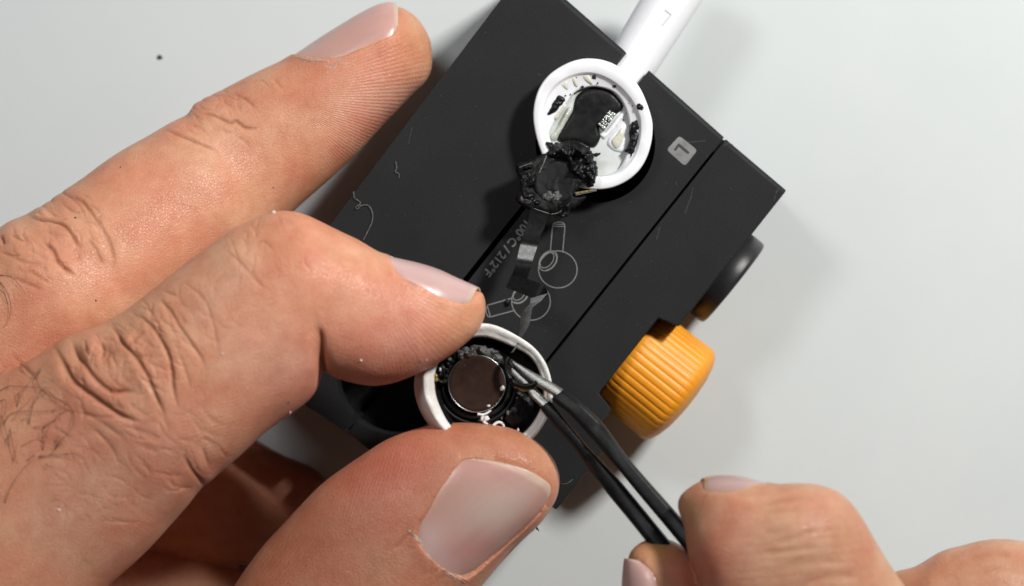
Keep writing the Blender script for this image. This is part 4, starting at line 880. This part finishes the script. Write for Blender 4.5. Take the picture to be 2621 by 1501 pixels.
rp_t = Tube([((1650, 1850), (1960, 1650)), ((1850, 2050), (2150, 1700)), ((2100, 2200), (2500, 1700)), ((2400, 2300), (2900, 1650)), ((2700, 2400), (3200, 1800))], [(0, 4.0), (4, 3.8)], [(0, .6), (4, 1.1)], n=2.3, blur=2, nt=56)
rhand = remesh('hand', [ri_t, rt_t, rk_t, rp_t], .030)
tag(rhand, 'bare hand at the lower right corner holding the black tweezers', 'hand')
e_lo = E(ri_t, ZR((665, 252), (760, 253), (850, 250), (960, 232), (1075, 207)))[::-1]
i_a = ri_t.inv(ZR((1040, 192))[0])[0]; i_b = ri_t.inv(ZR((650, 215))[0])[0]
n_ri = make_nail(ri_t, e_lo, [(i_a + (i_b - i_a) * k, math.pi + .8) for k in (0, .33, .66, 1)], 0, 0, .03, dict(mid=(.42, .28, .26), side=(.42, .25, .2), lunula=(.45, .33, .31), free=(.42, .25, .14), glow=(.44, .3, .28)), .012, free=.0, sink=.06)
e_l = [(rt_t.inv(q)[0], math.pi + .25) for q in ZR((205, 860), (215, 796), (228, 700), (246, 655))]
e_r = E(rt_t, ZR((430, 890), (415, 796), (375, 705), (305, 650)))
n_rt = make_nail(rt_t, e_l, e_r, -1.5, 2, .03, dict(mid=(.56, .36, .33), side=(.52, .28, .22), lunula=(.58, .4, .38), free=(.62, .48, .38), glow=(.56, .38, .35)), .012, free=.01, sink=.5)
cre = []
for q in (((980, 340), (1080, 310), (1200, 290), (1320, 285)), ((1000, 380), (1120, 360), (1260, 350)), ((1020, 470), (1100, 480), (1200, 450)), ((1060, 540), (1200, 520), (1340, 470)), ((1000, 600), (1150, 590), (1350, 560)), ((1100, 680), (1300, 650), (1500, 650)), ((1250, 780), (1400, 740), (1600, 730)), ((860, 280), (950, 260), (1060, 240)), ((2200, 650), (2350, 610), (2500, 620)), ((2250, 720), (2400, 690), (2543, 700)), ((2100, 640), (2200, 600))): K(ZR, 15, .011, *q)
RH_T = [((1850, 1400), 110, (.58, .24, .17), .6), ((1760, 1300), 40, (.50, .30, .14), .6), ((1690, 1400), 50, (.52, .30, .10), .7), ((1740, 1460), 70, (.60, .20, .12), .7), ((2100, 1400), 160, (.46, .26, .16), .6), ((2500, 1450), 160, (.44, .235, .14), .6), ((1800, 1470), 60, (.55, .16, .09), .5)]
dress(rhand, cre, [], RH_T, (.56, .31, .20), [(lin(.1, 1, 22), (2050, 1400), 200, .25)], [n_ri, n_rt], 10)
for nl in (n_ri, n_rt): nail_obj(nl, rhand)

# ------------------------------------------------------------------ lint and crumbs lying about
def lint(pts, conv, label, z=ZT + .012, r=.0045, m='lint'):
    c = cr(conv(*pts), 6); n = len(c)
    o = mesh_obj('lint_fibre', *wire([P(q, z + .012 * abs(math.sin(i * .7))) for i, q in enumerate(c)], r, r, 5), M[m]); tag(o, label, 'lint', 'lint fibres')
lint(((2055, 1115), (2060, 1150), (2095, 1180), (2068, 1205), (2080, 1215), (2095, 1197), (2140, 1195), (2165, 1240), (2162, 1290), (2140, 1340), (2112, 1395)), Z1, 'long curly pale fibre on the black jig beside the index finger')
lint(((2300, 940), (2305, 975), (2298, 1000), (2318, 1010), (2318, 1035)), Z1, 'short curled pale fibre on the black jig above the long curly one', r=.004)
z4b = Z4
lint(((405, 760), (440, 764), (470, 750), (490, 735)), z4b, 'short fibre at the end of the thumb over the dark jig foot', z=3.5, r=.0035)
lint(((222, 1082), (240, 1050), (262, 1082), (235, 1040), (250, 1075)), z4b, 'tiny dark fibre sticking out under the thumb by the white table', z=3.3, r=.006, m='hair')
o = mesh_obj('crumb', *bit(P(ZB((430, 1000))[0], ZT + .02), .042, 4, .6), M['glue']); tag(o, 'black crumb on the lower earbud drawing of the jig', 'crumb')
